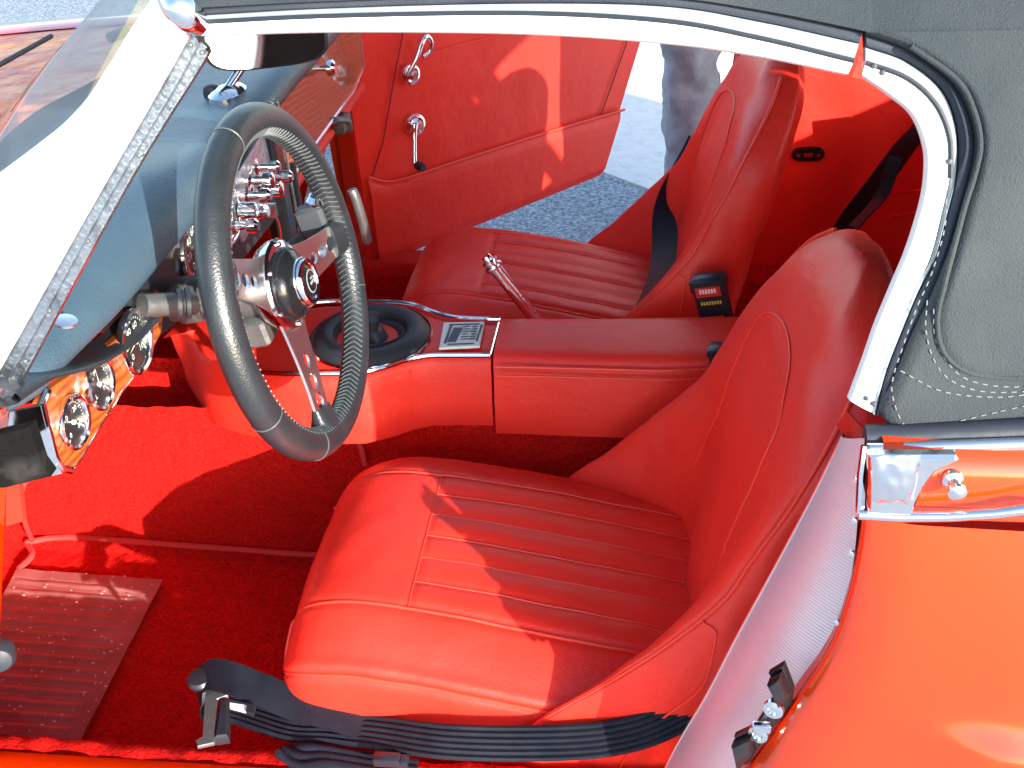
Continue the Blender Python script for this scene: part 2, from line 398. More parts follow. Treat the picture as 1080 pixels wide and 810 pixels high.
# ---- centre console
def body_from_outline(mb, outline, ztop, zbot, flare=.012, mi=0):
    c = sum(outline, Vector())/len(outline); rows = []
    for dz, e in ((.001,-.022),(0,-.014),(-.002,-.007),(-.006,-.002),(-.012,.001),(-.03,.004),(-.06,flare*.8),(zbot-ztop,flare)):
        ring = []
        for p in outline:
            dy = 1 if p.y > c.y else -1
            ring.append(Vector((p.x, p.y+dy*e, ztop+dz)))
        rows.append(ring)
    o = len(mb.v); k = len(outline); mb.grid(rows, close_u=True, mi=mi); mb.f.append(tuple(o+i for i in range(k))); mb.m.append(mi)
mb = MB()
near = [PZ(520,378,.528),PZ(620,381,.528),PZ(700,383,.528),Vector((.12,.565,.528)),Vector((.3,.565,.528))]
far = [Vector((.3,.675,.528)),Vector((.12,.675,.528)),PZ(640,335,.528),PZ(530,335,.528)]
body_from_outline(mb, near+far, .532, .425, .016)
o = put(mb, 'console_armrest', 'vinyl', angle=50)
mb = MB(); mb.tube([p+Vector((0,-.0075,-.006)) for p in spline([PZ(523,379,.53)]+near[1:], 40)], .0022, 8)
mb.tube([p+Vector((0,-.0125,-.016)) for p in spline([PZ(523,379,.53)]+near[1:], 40)], .0014, 8)
putS(mb, 'armrest_piping', 'vinyl_piping', o)
zp = .528
pn = [(262,388),(272,392),(300,394),(340,394),(378,393),(405,387),(430,379),(452,375),(480,374.5),(517,374.5)]
pf = [(527,336.5),(500,336),(476,334),(455,328),(435,321),(405,318),(345,318),(315,322)]
outl = [PZ(x, y, zp) for x, y in pn+pf] + [Vector((-.56,.72,zp)),Vector((-.62,.66,zp)),Vector((-.625,.62,zp)),PZ(200,356,zp),PZ(208,368,zp),PZ(222,378,zp),PZ(242,384,zp)]
mb = MB(); body_from_outline(mb, [Vector(p) for p in outl], .526, .43, .014)
console = put(mb, 'console', 'vinyl', angle=50)
mb = MB()
for L_ in (pn, pf): mb.tube([p+Vector((0,0,.0)) for p in spline([PZ(x, y, zp) for x, y in L_], 70)], .0032, 8)
mb.tube([PZ(517,374.5,zp),PZ(527,336.5,zp)], .0018, 8)
putS(mb, 'chrome_trim', 'chrome', console)
bc = PZ(391,355,zp); mb = MB()
pr = [(.076,-.002),(.076,.003),(.073,.006),(.069,.010),(.062,.0135),(.054,.014),(.048,.011),(.045,.004),(.043,-.006)]
mb.lathe(bc, (0,0,1), pr, 64)
rows = []
for j in range(30):
    t = j/29; rr = .046*(1-t)+.008*t
    rows.append([bc+Vector((rr*math.cos(a)*(1+.10*math.sin(3*a+5*t)), rr*math.sin(a)*(1+.10*math.sin(3*a+5*t)), -.004+.006*math.sin(t*9+a)+.012*t)) for a in [k*2*math.pi/60 for k in range(60)]])
mb.grid(rows, close_u=True)
boot = put(mb, 'gear_lever_boot', 'rubber')
mb = MB(); mb.lathe(bc, (0,0,1), [(.0775,0),(.0790,.003),(.0805,0)], 64); put(mb, 'boot_ring', 'chrome', boot)
mb = MB(); mb.tube([bc+Vector((.0,0,-.01)), bc+Vector((.006,-.004,.028))], .0075, 12); put(mb, 'gear_lever_stub', 'rubber', boot)
# ashtray lid with its printed plate
q = [PZ(468,342,zp+.003),PZ(511,341,zp+.003),PZ(506,367,zp+.003),PZ(463,369,zp+.003)]
def lerp4(q, u, v): return q[0].lerp(q[1], u).lerp(q[3].lerp(q[2], u), v)
mb = MB(); mb.prism(q, (0,0,1), .003, bev=.001); pl = put(mb, 'console_plate', 'label_white')
up = Vector((0,0,.0035)); mb = MB()
def quad(mb, u0, v0, u1, v1, q=q, up=up, mi=0, sk=0): mb.prism([lerp4(q, u0+sk, v0)+up, lerp4(q, u1+sk, v0)+up, lerp4(q, u1, v1)+up, lerp4(q, u0, v1)+up], up, .0004, mi)
quad(mb, .10,.12,.16,.85, sk=.08); quad(mb, .18,.25,.40,.80, sk=.1); quad(mb, .16,.1,.9,.14)
for k in range(6): quad(mb, .48,.2+.1*k,.62+.04*(k%3),.225+.1*k, sk=.06)
for k in range(6): quad(mb, .72,.2+.1*k,.84,.24+.1*k, sk=.04)
quad(mb, .88,.15,.93,.82, sk=.05); quad(mb, .2,.88,.85,.92)
put(mb, 'plate_print', 'black_plastic', pl)
# handbrake
b0 = PY(564,336,.70); b1 = PY(515,274,.70); mb = MB(); dv = (b1-b0)
mb.tube([b0-dv*.25, b0+dv*.1, b0+dv*.5, b0+dv*.86], [.0085,.0085,.0085,.0088], 20)
mb.lathe(b0+dv*.86, dv, [(.0088,0),(.0118,.001),(.0125,.003),(.0118,.006),(.009,.007),(.009,.010),(.011,.011),(.011,.013),(.0065,.014),(.0065,.020),(.0055,.022)], 24, capB=True)
put(mb, 'handbrake', 'chrome')

# ---- seat belts
def ribbon(mb, pts, wdir, width, n=80, th=.0016, ribs=0, mi=0):
    P_ = spline(pts, n); W_ = spline(wdir, n) if isinstance(wdir, list) else [Vector(wdir)]*n; rows = []
    for i, p in enumerate(P_):
        t = (P_[min(i+1, n-1)]-P_[max(i-1, 0)]).normalized(); w = W_[i]; w = (w-t*w.dot(t)).normalized(); nn = t.cross(w)
        m = 24; top = [p+w*((k/m-.5)*width)+nn*(th+(.0022*abs(math.sin(math.pi*ribs*k/m)) if ribs else 0)) for k in range(m+1)]
        bot = [p+w*((k/m-.5)*width)-nn*(th+(.0022*abs(math.sin(math.pi*ribs*k/m)) if ribs else 0)) for k in range(m, -1, -1)]; rows.append(top+bot)
    o = len(mb.v); mb.grid(rows, close_u=True, mi=mi); k = len(rows[0])
    mb.f.append(tuple(o+i for i in range(k))); mb.m.append(mi); mb.f.append(tuple(o+(n-1)*k+i for i in range(k))); mb.m.append(mi)
# near lap belt along the sill
mb = MB()
path = [PY(790,668,.16), PY(750,728,.13), PY(700,762,.11), PY(640,779,.10), PY(560,784,.10), PY(470,782,.10), PZ(400,773,.37), PZ(350,768,.36), PZ(310,766,.352), PZ(262,752,.345), PZ(238,746,.345)]
ribbon(mb, path, [(0,.5,.85),(0,.5,.85),(0,.5,.85),(0,.6,.8),(0,.8,.6),(0,.9,.5),(0,1,.3),(-.1,1,.1),(-.2,1,.05),(-.2,1,0),(-.2,1,0)], .033, 120, ribs=6)
path = [PZ(400,770,.366), PZ(350,752,.375), PZ(310,742,.378), PZ(275,727,.385), PZ(245,716,.39), PZ(222,712,.385), PZ(212,722,.372), PZ(214,745,.355), PZ(222,765,.345)]
ribbon(mb, path, [(-.1,1,.3),(-.2,1,.3),(-.2,1,.3),(-.3,1,.2),(-.4,1,.2),(-.5,1,.1),(-.6,1,0),(-.6,1,0),(-.6,1,0)], .034, 90, ribs=0)
path = [PZ(300,790,.352), PZ(318,797,.356), PZ(345,798,.36), PZ(395,806,.356), PZ(440,812,.35)]
ribbon(mb, path, [(.1,-1,.5),(.1,-1,-.3),(.0,-1,.1),(0,-1,.2),(0,-1,.2)], .026, 60, ribs=3)
belt = put(mb, 'seat_belt', 'belt', label='black lap belt lying along the door sill beside the driver seat')
zb = .366
tq = [PZ(208,712,zb),PZ(219,708,zb),PZ(226,716,zb),PZ(243,722,zb),PZ(241,736,zb),PZ(230,740,zb),PZ(227,786,zb),PZ(209,790,zb),PZ(207,783,zb),PZ(214,779,zb),PZ(217,730,zb),PZ(210,724,zb)]
mb = MB(); mb.prism(tq, (0,0,1), .004, bev=.001); put(mb, 'buckle_tongue', 'grey_metal', belt)
mb = MB(); q2 = [PZ(234,746,.36),PZ(243,744,.36),PZ(243,784,.36),PZ(228,786,.36)]; mb.prism(q2, (0,0,1), .012, bev=.003)
mb.lathe(PZ(212,719,.375), (0,0,1), [(.013,0),(.014,.004),(.012,.008),(.003,.009)], 20, capB=True)
put(mb, 'buckle_housing', 'black_plastic', belt)
mb = MB(); q2 = [PZ(243,743,.385),PZ(262,746,.385),PZ(262,753,.385),PZ(243,748,.385)]; mb.prism(q2, (0,0,1), .003); put(mb, 'belt_tag', 'label_white', belt)
mb = MB(); q2 = [PZ(262,745,.385),PZ(270,747,.385),PZ(268,756,.385),PZ(260,753,.385)]; mb.prism(q2, (0,0,1), .005); 
mb.box(PZ(408,801,.372), (.026,.012,.01)); mb.box(PZ(425,803,.37), (.01,.012,.008)); putS(mb, 'belt_slider', 'black_plastic', belt)
# passenger belt
mb = MB()
ribbon(mb, [PY(728,150,1.16), PY(716,180,1.12), PY(703,225,1.05), PY(702,262,.98), PY(698,290,.90), PY(684,322,.79), PY(682,345,.74)], [(.25,1,-.6),(.5,1,-.4),(1,.4,.0),(1,.3,.2),(1,.5,.2),(1,.7,.4),(1,.7,.4)], .043, 90)
put(mb, 'seat_belt', 'belt', label='black belt hanging across the passenger seat')
mb = MB()
ribbon(mb, [PY(985,120,1.02), PY(958,150,1.05), PY(925,195,1.08), PY(893,238,1.10), PY(880,262,1.12)], [(1,0,.7),(1,0,.7),(1,0,.7),(1,0,.7),(1,0,.7)], .045, 60)
ribbon(mb, [PY(945,165,1.04), PY(930,205,1.03), PY(900,240,1.0)], [(1,0,.9),(1,0,.8),(1,0,.7)], .02, 40)
put(mb, 'seat_belt', 'belt', label='black belt behind the seats')
def buckle(c0, c1, w, name='belt_buckle', label=None, red=True):
    c0 = Vector(c0); c1 = Vector(c1); ax = (c1-c0); h = ax.length; ax.normalize(); yv = Vector((-.25,-1,.15)); yv = (yv-ax*yv.dot(ax)).normalized(); xv = yv.cross(ax)
    rot = Matrix((xv, yv, ax)).transposed(); mb = MB(); c = (c0+c1)/2
    mb.box(c, (w, .02, h), rot, bev=.2); mb.box(c+ax*h*.40, (w*1.12, .026, h*.26), rot, bev=.2)
    o = put(mb, name, 'black_plastic', label=label)
    if red:
        f = yv*.0105
        mb = MB(); mb.box(c-ax*h*.26+f, (w*.58,.004,h*.30), rot, bev=.3); mb.box(c+ax*h*.33+yv*.0135, (w*.78,.003,h*.16), rot, bev=.3); putS(mb, 'release_button', 'belt_red', o)
        mb = MB()
        for k in range(8): mb.box(c+ax*h*.12+f+xv*w*(k-3.5)*.085, (w*.05,.0008,h*.055), rot)
        put(mb, 'lettering', 'mark_yellow', o)
        mb = MB(); mb.box(c-ax*h*.27+f*1.2, (w*.05,.003,h*.05), rot)
        for k in range(6): mb.box(c+ax*h*.35+yv*.0152+xv*w*(k-2.5)*.09, (w*.055,.0006,h*.07), rot)
        putS(mb, 'button_print', 'mark_white', o)
    return o
buckle(PY(760,352,.70), PY(746,292,.70), .042, label='black belt buckle with red release button standing beside the passenger seat')
buckle(PY(758,392,.562), PY(757,366,.562), .02, label='black belt buckle half hidden by the driver backrest', red=False)

# ---- dashboard
XD = -.475
mb = MB(); rows = []
for i in range(140):
    y = .075+1.115*i/139
    e = min((y-.075)/.03, (1.19-y)/.03, 1); e = math.sin(max(e, 0)*math.pi/2)**.6
    hood = math.exp(-((y-.33)/.17)**4)
    edge = .012*hood
    pts = [(XD-.02,.770-.0*hood),(XD-.001+edge*.3,.778),(XD+.010+edge,.786),(XD+.013+edge,.797),(XD+.006+edge*.8,.808+.010*hood),(XD-.012,.815+.018*hood),(XD-.05,.814+.020*hood),(XD-.10,.811+.016*hood),(XD-.16,.808+.004*hood),(XD-.24,.803),(XD-.32,.80)]
    sp = spline([(a, 0, b) for a, b in pts], 34); rr = []
    for p in sp: rr.append(Vector((p.x-.02*(1-e), y, .775+(p.z-.775)*(.55+.45*e)+.0012*noise.noise(Vector((p.x*12, y*12, 0))))))
    rows.append(rr)
mb.grid(rows); dash = put(mb, 'dashboard', 'dash_vinyl', angle=70)
# lower black underside below driver end + vinyl lip
LU = spline([PX(x, y, XD+.008) for x, y in ((152,330),(132,350),(108,367),(80,377),(40,386),(0,405))], 50); LD = spline([PX(x, y, XD+.010) for x, y in ((160,340),(140,358),(120,374),(88,392),(48,404),(10,432))], 50)
mb = MB(); mb.grid([[a.lerp(b, k/12)+Vector((.012,0,-.002))*math.sin(math.pi*k/12)-Vector((.02*abs(k/6-1)**3,0,0))+Vector((0,0,.0015*noise.noise(Vector((i*.12,k*.1,0))))) for k in range(13)] for i, (a, b) in enumerate(zip(LU, LD))])
put(mb, 'dash_lip', 'leather_black', dash)
# wood fascia (driver end) with chrome edge
def fasc(pts): return [PX(x, y, XD) for x, y in pts]
drv = fasc([(34,425),(41,412),(75,390),(110,362),(140,336),(158,305),(165,318),(163,350),(150,374),(120,412),(95,452),(75,485),(66,496),(56,494),(48,480)])
mb = MB(); mb.prism(drv, (1,0,0), .008, bev=.0015); fa = put(mb, 'wood_fascia', 'wood', label='wood veneer strip with round gauges at the driver end')
mb = MB(); e = [p+Vector((.008,0,0)) for p in fasc([(150,374),(120,412),(95,452),(75,485),(66,496),(56,494),(48,480),(34,425),(41,412)])]
mb.tube(e[4:]+[], .0032, 8); mb.tube(e[:6], .0012, 8)
mb.prism([e[7]+Vector((0,-.001,0)), e[6]+Vector((0,-.001,0)), e[5]+Vector((0,-.001,-.002)), e[5]+Vector((-.03,-.012,-.004)), e[7]+Vector((-.03,-.014,0))], (.3,-1,0), .003)
putS(mb, 'chrome_edge', 'chrome', fa)
mb = MB()
cen = [Vector((XD-.004, y, z)) for y, z in ((.27,.795),(.27,.715),(.46,.675),(.70,.66),(.72,.688),(.72,.80))]
mb.prism(cen, (1,0,0), .008, bev=.001); put(mb, 'instrument_panel', 'black_plastic')
mb = MB(); pw = [Vector((XD, y, z)) for y, z in ((.725,.803),(.725,.688),(1.10,.686),(1.185,.70),(1.19,.79),(1.16,.803))]
mb.prism(pw, (1,0,0), .009, bev=.001); fb = put(mb, 'wood_fascia', 'wood', label='wood veneer glove box panel on the passenger side')
mb = MB(); mb.tube([Vector((XD+.009,y,z)) for y, z in ((.725,.688),(1.10,.686),(1.185,.70),(1.19,.79))], .0025, 8)
mb.tube([Vector((XD+.009,.725,.803)), Vector((XD+.009,.725,.66))], .003, 8); putS(mb, 'chrome_edge', 'chrome', fb)
mb = MB(); mb.lathe(PX(337,72,XD+.009), (1,0,0), [(.004,0),(.004,.010),(.011,.012),(.012,.02),(.008,.024)], 24, capB=True); put(mb, 'glovebox_knob', 'chrome', fb)
mb = MB(); mb.box((XD-.0,.705,.70), (.03,.03,.21)); mb.box((XD+.012,.735,.655), (.02,.004,.12)); putS(mb, 'radio_panel', 'gloss_black', label='dark vertical panel in the middle of the dashboard')
mb = MB(); mb.box((XD+.016,.724,.70), (.003,.004,.2)); put(mb, 'panel_edge', 'alu')
# lower passenger parcel trim
mb = MB(); mb.grid([[Vector((-.50-.18*j/8, .74+.45*i/20, .665-.02*j/8)) for i in range(21)] for j in range(9)])
mb.tube([(-.48,.74,.665),(-.48,1.19,.665)], .012, 10); putS(mb, 'parcel_shelf', 'vinyl')
mb = MB()
mb.tube(spline([PX(352,140,XD), PX(352,128,XD+.01), PX(366,128,XD+.02), PX(368,138,XD+.02)], 20), .006, 8); mb.box(PX(360,130,XD+.01), (.02,.05,.02)); putS(mb, 'shelf_lever', 'grey_metal')
mb = MB(); mb.tube(spline([PY(380,60,1.19), PY(375,80,1.18), PY(366,100,1.17)], 20), .007, 10); mb.box(PY(368,101,1.16), (.02,.02,.022)); put(mb, 'grab_handle', 'chrome')

def text_mesh(mb, s, c, xv, yv, size, mi=0):
    cu = bpy.data.curves.new('t', 'FONT'); cu.body = s; cu.align_x = 'CENTER'; cu.align_y = 'CENTER'; cu.size = size; cu.resolution_u = 2
    o = bpy.data.objects.new('t', cu); me = o.to_mesh(); c = Vector(c); xv = Vector(xv).normalized(); yv = Vector(yv).normalized()
    mb.add([c+xv*v.co.x+yv*v.co.y for v in me.vertices], [tuple(p.vertices) for p in me.polygons], mi); o.to_mesh_clear(); bpy.data.objects.remove(o); bpy.data.curves.remove(cu)
def gauge(px, py, r, txts, x=XD+.008, ax=(1,0,0), needle=.6, label=None):
    c = PX(px, py, x); mb = MB(); ax = Vector(ax).normalized(); yv = Vector((0,1,0)); zv = ax.cross(yv)
    mb.lathe(c, ax, [(r*1.0,-.001),(r*1.06,.003),(r*1.04,.0060),(r*.96,.0072),(r*.86,.0060),(r*.82,.0035),(r*.81,.0008)], 48)
    g = put(mb, 'gauge', 'chrome', label=label)
    mb = MB(); mb.lathe(c, ax, [(r*.84,.0012),(.0005,.0013)], 40); put(mb, 'dial', 'dial', g)
    mb = MB(); n = 25
    for k in range(n):
        a = R(225-270*k/(n-1)); L_ = .12 if k % 6 == 0 else .07; u = yv*math.cos(a)+zv*math.sin(a); w = ax.cross(u)
        p = c+u*r*.78+ax*.0022; q_ = c+u*r*(.78-L_)+ax*.0022; ww = w*r*(.016 if L_ < .1 else .03)
        mb.add([p-ww, p+ww, q_+ww, q_-ww], [(0,1,2,3)])
    for k, t in enumerate(txts):
        a = R(225-270*k/(len(txts)-1)); u = yv*math.cos(a)+zv*math.sin(a); text_mesh(mb, t, c+u*r*.50+ax*.0023, yv, zv, r*.30)
    put(mb, 'dial_markings', 'mark_white', g)
    mb = MB(); a = R(225-270*needle); u = yv*math.cos(a)+zv*math.sin(a); w = ax.cross(u)
    mb.add([c-u*r*.15+w*r*.04+ax*.0035, c-u*r*.15-w*r*.04+ax*.0035, c+u*r*.62+ax*.0035], [(0,1,2)]); mb.lathe(c, ax, [(r*.09,.002),(r*.09,.0045),(.0003,.005)], 16)
    put(mb, 'needle', 'mark_white', g)
    mb = MB(); mb.lathe(c, ax, [(r*.84,.0045),(r*.4,.0052),(.0003,.0054)], 32); put(mb, 'gauge_glass', 'glass', g)
    return g
gauge(74,445,.0225,['0','10','20','30'], needle=.3, label='round chrome rimmed gauge nearest the door')
gauge(101,405,.0225,['L','M','H'], needle=.5, label='second chrome rimmed gauge from the door')
gauge(140,360,.030,['0','20','40','60','80','100'], needle=.12, label='larger chrome rimmed gauge beside the steering column')
gauge(205,262,.040,['0','20','40','60','80','100','120'], x=XD+.004, needle=.0, label='chrome rimmed dial behind the left edge of the steering wheel')
gauge(236,222,.040,['0','1','2','3','4','5','6','7'], x=XD+.004, needle=.0, label='chrome rimmed dial glimpsed through the steering wheel')
# switches & ignition key, reflective bits seen through the wheel
mb = MB()
for px, py, r in ((262,190,.010),(258,206,.009),(272,200,.011),(250,224,.008),(268,176,.008),(282,186,.008),(244,238,.009)):
    mb.lathe(PX(px, py, XD+.004), (1,0,0), [(r*1.3,0),(r*1.3,.004),(r*.6,.006),(r*.5,.018),(r*.95,.020),(r,.030),(r*.6,.033)], 20, capB=True)
sw = put(mb, 'switch_knobs', 'chrome')
mb = MB(); mb.box(PX(266,196,XD+.006), (.004,.14,.075), Matrix.Rotation(R(6), 3, 'X')); put(mb, 'switch_plate', 'chrome_worn', sw)
mb = MB(); k0 = PX(271,222,XD+.03); mb.lathe(k0, (1,0,0), [(.010,-.02),(.010,0),(.004,.002)], 20, capB=True); mb.box(k0+Vector((.012,0,0)), (.022,.003,.018)); key = put(mb, 'ignition_key', 'chrome')
mb = MB(); mb.tube(spline([k0+Vector((.02,0,0)), k0+Vector((.024,0,-.02)), k0+Vector((.02,.004,-.05))], 12), .0012, 6); mb.box(k0+Vector((.02,.004,-.065)), (.006,.022,.034)); put(mb, 'key_fob', 'key_tag', key)
# mirror on the dash
mb = MB(); m0 = PY(215,50,.72); m1 = PY(343,36,.80); mc = (m0+m1)/2+Vector((0,0,.0)); yv = (m1-m0).normalized(); nv = Vector((.25,-.80,.165)); nv = (nv-yv*nv.dot(yv)).normalized(); zv = nv.cross(yv)
def mring(s, d, k=1): return [mc+nv*d+yv*((m1-m0).length*.5*s*math.copysign(abs(math.cos(a))**.55, math.cos(a)))+zv*(.032*s*math.copysign(abs(math.sin(a))**.6, math.sin(a))) for a in [i*2*math.pi/56 for i in range(56)]]
o = 0; mb.grid([mring(.5,-.026),mring(.9,-.020),mring(1.02,-.006),mring(1.03,.003),mring(.97,.004)], close_u=True); mb.f.append(tuple(range(56))); mb.m.append(0)
mir_o = put(mb, 'rear_view_mirror', 'black_plastic')
mb = MB(); mb.v = [tuple(p) for p in mring(.975,.0035)]; mb.f = [tuple(range(56))]; mb.m = [0]
M['mirror_glass'] = mat('mirror_glass', (.93,.94,.95), .02, metal=1); put(mb, 'mirror_glass', 'mirror_glass', mir_o)
ft = PZ(240,98,.816); mb = MB()
mb.tube([ft+Vector((0,0,.004)), ft.lerp(mc-nv*.012, .5)+Vector((-.004,0,0)), mc-nv*.012], .0055, 12)
mb.grid([[ft+Vector((s*.022*math.cos(a), s*.034*math.sin(a), h)) for a in [i*2*math.pi/32 for i in range(32)]] for s, h in ((1,-.003),(1,.002),(.8,.006),(.3,.009),(.02,.010))], close_u=True)
put(mb, 'mirror_stem', 'chrome', mir_o)
mb = MB(); mb.lathe(PZ(224,101,.812), (0,0,1), [(.010,0),(.011,.004),(.009,.012),(.004,.014)], 20, capB=True); put(mb, 'dash_knob', 'rubber')
mb = MB(); mb.lathe(PZ(69,340,.833), (.3,0,1), [(.009,0),(.009,.002),(.004,.003)], 20, capB=True); putS(mb, 'dash_screw', 'alu')

# ---- steering wheel
WC = PY(310,299,.352); WA = Vector((.984,-.01,.175)).normalized(); WY = (Vector((0,1,0))-WA*WA.y).normalized(); WU = WA.cross(WY)
Rm, rm = .160, .0157
def wp(a, rad=Rm, h=0): return WC + (WY*math.cos(a)+WU*math.sin(a))*rad + WA*h
mb = MB(); rows = []
for i in range(144):
    a = i*2*math.pi/144; u = WY*math.cos(a)+WU*math.sin(a)
    row = []
    for k in range(28):
        b = k*2*math.pi/28; rr = rm*(1+.10*(math.cos(b) < -.2)*0)
        grip = 1+.0*math.sin(a*12)
        row.append(WC+u*(Rm+math.cos(b)*rm*1.02)+WA*(math.sin(b)*rm*.95*grip))
    rows.append(row)
mb.grid(rows, close_u=True, close_v=True); wheel = put(mb, 'steering_wheel', 'leather_black', angle=80)
mb = MB(); pts = []
N_ = 150
def rimp(a, b, e=1.035): return WC+(WY*math.cos(a)+WU*math.sin(a))*(Rm+math.cos(b)*rm*1.02*e)+WA*(math.sin(b)*rm*.95*e)
for i in range(N_):
    a0 = i*2*math.pi/N_; a1 = (i+.9)*2*math.pi/N_
    mb.tube([rimp(a0, R(128)), rimp((a0+a1)/2, R(148)), rimp(a1, R(165))], .0009, 5)
    mb.tube([rimp(a1, R(165)), rimp((a0+a1)/2, R(188)), rimp(a0, R(208))], .0007, 5)
put(mb, 'rim_stitching', 'stitch_dark', wheel)
mb = MB()
for a in (R(200), R(238), R(100), R(-30)): mb.tube([rimp(a, k*2*math.pi/24, 1.01) for k in range(24)], .0007, 5, closed=True)
putS(mb, 'rim_seam', 'stitch_dark', wheel)
HD = -.012     # dish depth
def wang(px, py):
    v = PL(px, py, WA, WA.dot(WC))-WC; return math.atan2(v.dot(WU), v.dot(WY))
WANG = (wang(372,232), wang(228,292), wang(345,452))
def spoke(a):
    mb = MB(); u = (WY*math.cos(a)+WU*math.sin(a)); w = WA.cross(u); th = .0028
    prof = [(.034,.030,HD),(.05,.025,HD+.001),(.075,.021,HD+.004),(.10,.019,HD+.007),(.125,.0175,HD+.009),(.148,.0175,HD+.011)]
    rows = []
    # sheet with three holes made from a fine grid
    nx, ny = 72, 20; holes = [(.078,.0062),(.100,.0072),(.122,.0078)]
    pr = spline(prof, nx); pts = []; idx = {}
    def inside(r, s): return any(((r-h)/(q*1.25))**2+(s/q)**2 < 1 for h, q in holes)
    for side in (0, 1):
        for i, p in enumerate(pr):
            for j in range(ny+1):
                s = (j/ny*2-1)*p[1]; r = p[0]
                for h, q in holes:   # snap boundary verts to the hole edge
                    d = math.sqrt(((r-h)/(q*1.25))**2+(s/q)**2)
                    if .72 < d < 1.0 or 1.0 <= d < 1.22:
                        r = h+(r-h)/d; s = s/d
                idx[side, i, j] = len(pts); pts.append(WC+u*r+w*s+WA*(p[2]+(th if side else 0)))
    fs = []
    def cen(i, j):
        r = (pr[i][0]+pr[i+1][0])/2; s = ((j+.5)/ny*2-1)*(pr[i][1]+pr[i+1][1])/2; return any(((r-h)/(q*1.25))**2+(s/q)**2 < .95 for h, q in holes)
    solid = {(i, j) for i in range(nx-1) for j in range(ny) if not cen(i, j)}
    for i, j in solid:
        fs.append((idx[1,i,j],idx[1,i+1,j],idx[1,i+1,j+1],idx[1,i,j+1])); fs.append((idx[0,i,j],idx[0,i,j+1],idx[0,i+1,j+1],idx[0,i+1,j]))
        for (di, dj, A, B) in ((0,-1,(i,j),(i+1,j)),(0,1,(i,j+1),(i+1,j+1)),(-1,0,(i,j),(i,j+1)),(1,0,(i+1,j),(i+1,j+1))):
            if (i+di, j+dj) not in solid: fs.append((idx[0,A[0],A[1]],idx[0,B[0],B[1]],idx[1,B[0],B[1]],idx[1,A[0],A[1]]))
    mb.add(pts, fs); sp = put(mb, 'spoke', 'alu', wheel, angle=50)
    # leather boot where the spoke enters the rim, built into the rim's child
    mb = MB(); c0 = WC+u*.128+WA*(HD+.0105); c1 = WC+u*.154+WA*-.001
    rows = []
    for t in range(9):
        f = t/8; c = c0.lerp(c1, f); a_ = .0185+.004*f*f; b_ = .006+.009*f
        rows.append([c+w*a_*math.copysign(abs(math.cos(k))**.7, math.cos(k))+WA*b_*math.copysign(abs(math.sin(k))**.8, math.sin(k)) for k in [q*2*math.pi/24 for q in range(24)]])
    mb.grid(rows, close_u=True); mb.f.append(tuple(range(24))); mb.m.append(0); put(mb, 'spoke_sleeve', 'leather_black', wheel)
for a in WANG: spoke(a)
mb = MB(); mb.lathe(WC, WA, [(.020,HD-.03),(.040,HD-.014),(.0455,HD-.004),(.0465,HD+.003),(.044,HD+.006),(.036,HD+.007)], 56); put(mb, 'hub', 'chrome', wheel)
mb = MB()
for k in range(6):
    a = k*math.pi/3+.3; mb.lathe(WC+(WY*math.cos(a)+WU*math.sin(a))*.0412, WA, [(.0026,HD+.005),(.0026,HD+.009),(.0012,HD+.0095)], 10, capB=True)
putS(mb, 'hub_bolt', 'chrome', wheel)
mb = MB(); mb.lathe(WC, WA, [(.0375,HD+.005),(.037,HD+.010),(.034,HD+.016),(.028,HD+.021),(.024,HD+.023)], 56); put(mb, 'hub_cover', 'gloss_black', wheel)
mb = MB(); mb.lathe(WC, WA, [(.0245,HD+.021),(.025,HD+.026),(.0225,HD+.030),(.0185,HD+.030),(.0175,HD+.028)], 48); put(mb, 'horn_ring', 'chrome', wheel)
mb = MB(); mb.lathe(WC, WA, [(.018,HD+.027),(.013,HD+.030),(.0005,HD+.031)], 40); hb = put(mb, 'horn_button', 'gloss_black', wheel)
mb = MB(); mb.lathe(WC, WA, [(.0120,HD+.0306),(.0112,HD+.0312),(.0104,HD+.0310)], 40)
mb.box(WC+WA*(HD+.0318), (.001,.012,.003), Matrix((WA, WY, WU)).transposed()); mb.box(WC+WA*(HD+.0318)+WU*.004, (.001,.006,.002), Matrix((WA, WY, WU)).transposed()); put(mb, 'horn_emblem', 'label_grey', wheel)
mb = MB(); cs = WC+WA*(HD-.02)
mb.tube([cs, cs-WA*.06], [.028,.026], 24); mb.tube([cs-WA*.05, cs-WA*.075], .021, 24); mb.tube([cs-WA*.075, cs-WA*.09], .024, 24); mb.tube([cs-WA*.09, cs-WA*.35], .020, 24)
putS(mb, 'steering_column', 'grey_metal')
mb = MB(); mb.tube([PY(150,322,.26), PY(205,320,.30)], .011, 18); mb.lathe(PY(190,320,.29), (1,.5,-.2), [(.011,-.004),(.015,-.003),(.015,.001),(.012,.002),(.012,.004),(.015,.005),(.015,.009),(.011,.010)], 24)
put(mb, 'column_switch', 'grey_metal')
mb = MB(); s0 = WC+WA*(HD-.055); mb.tube([s0, PY(322,246,.50)], .005, 10); mb.box(PY(330,232,.50), (.034,.022,.034), Matrix.Rotation(R(-12), 3, 'Y'), bev=.25); putS(mb, 'turn_signal_stalk', 'grey_plastic')
mb = MB(); mb.tube(spline([PY(371,200,.58), PY(376,212,.58), PY(384,240,.585), PY(387,254,.59)], 14), [.006]*14, 12); put(mb, 'stalk_grip', 'grey_metal')
mb = MB(); mb.lathe(PY(333,215,.50), (.2,0,1), [(.010,0),(.012,.004),(.008,.010)], 16, capB=True); put(mb, 'stalk_tip', 'chrome')
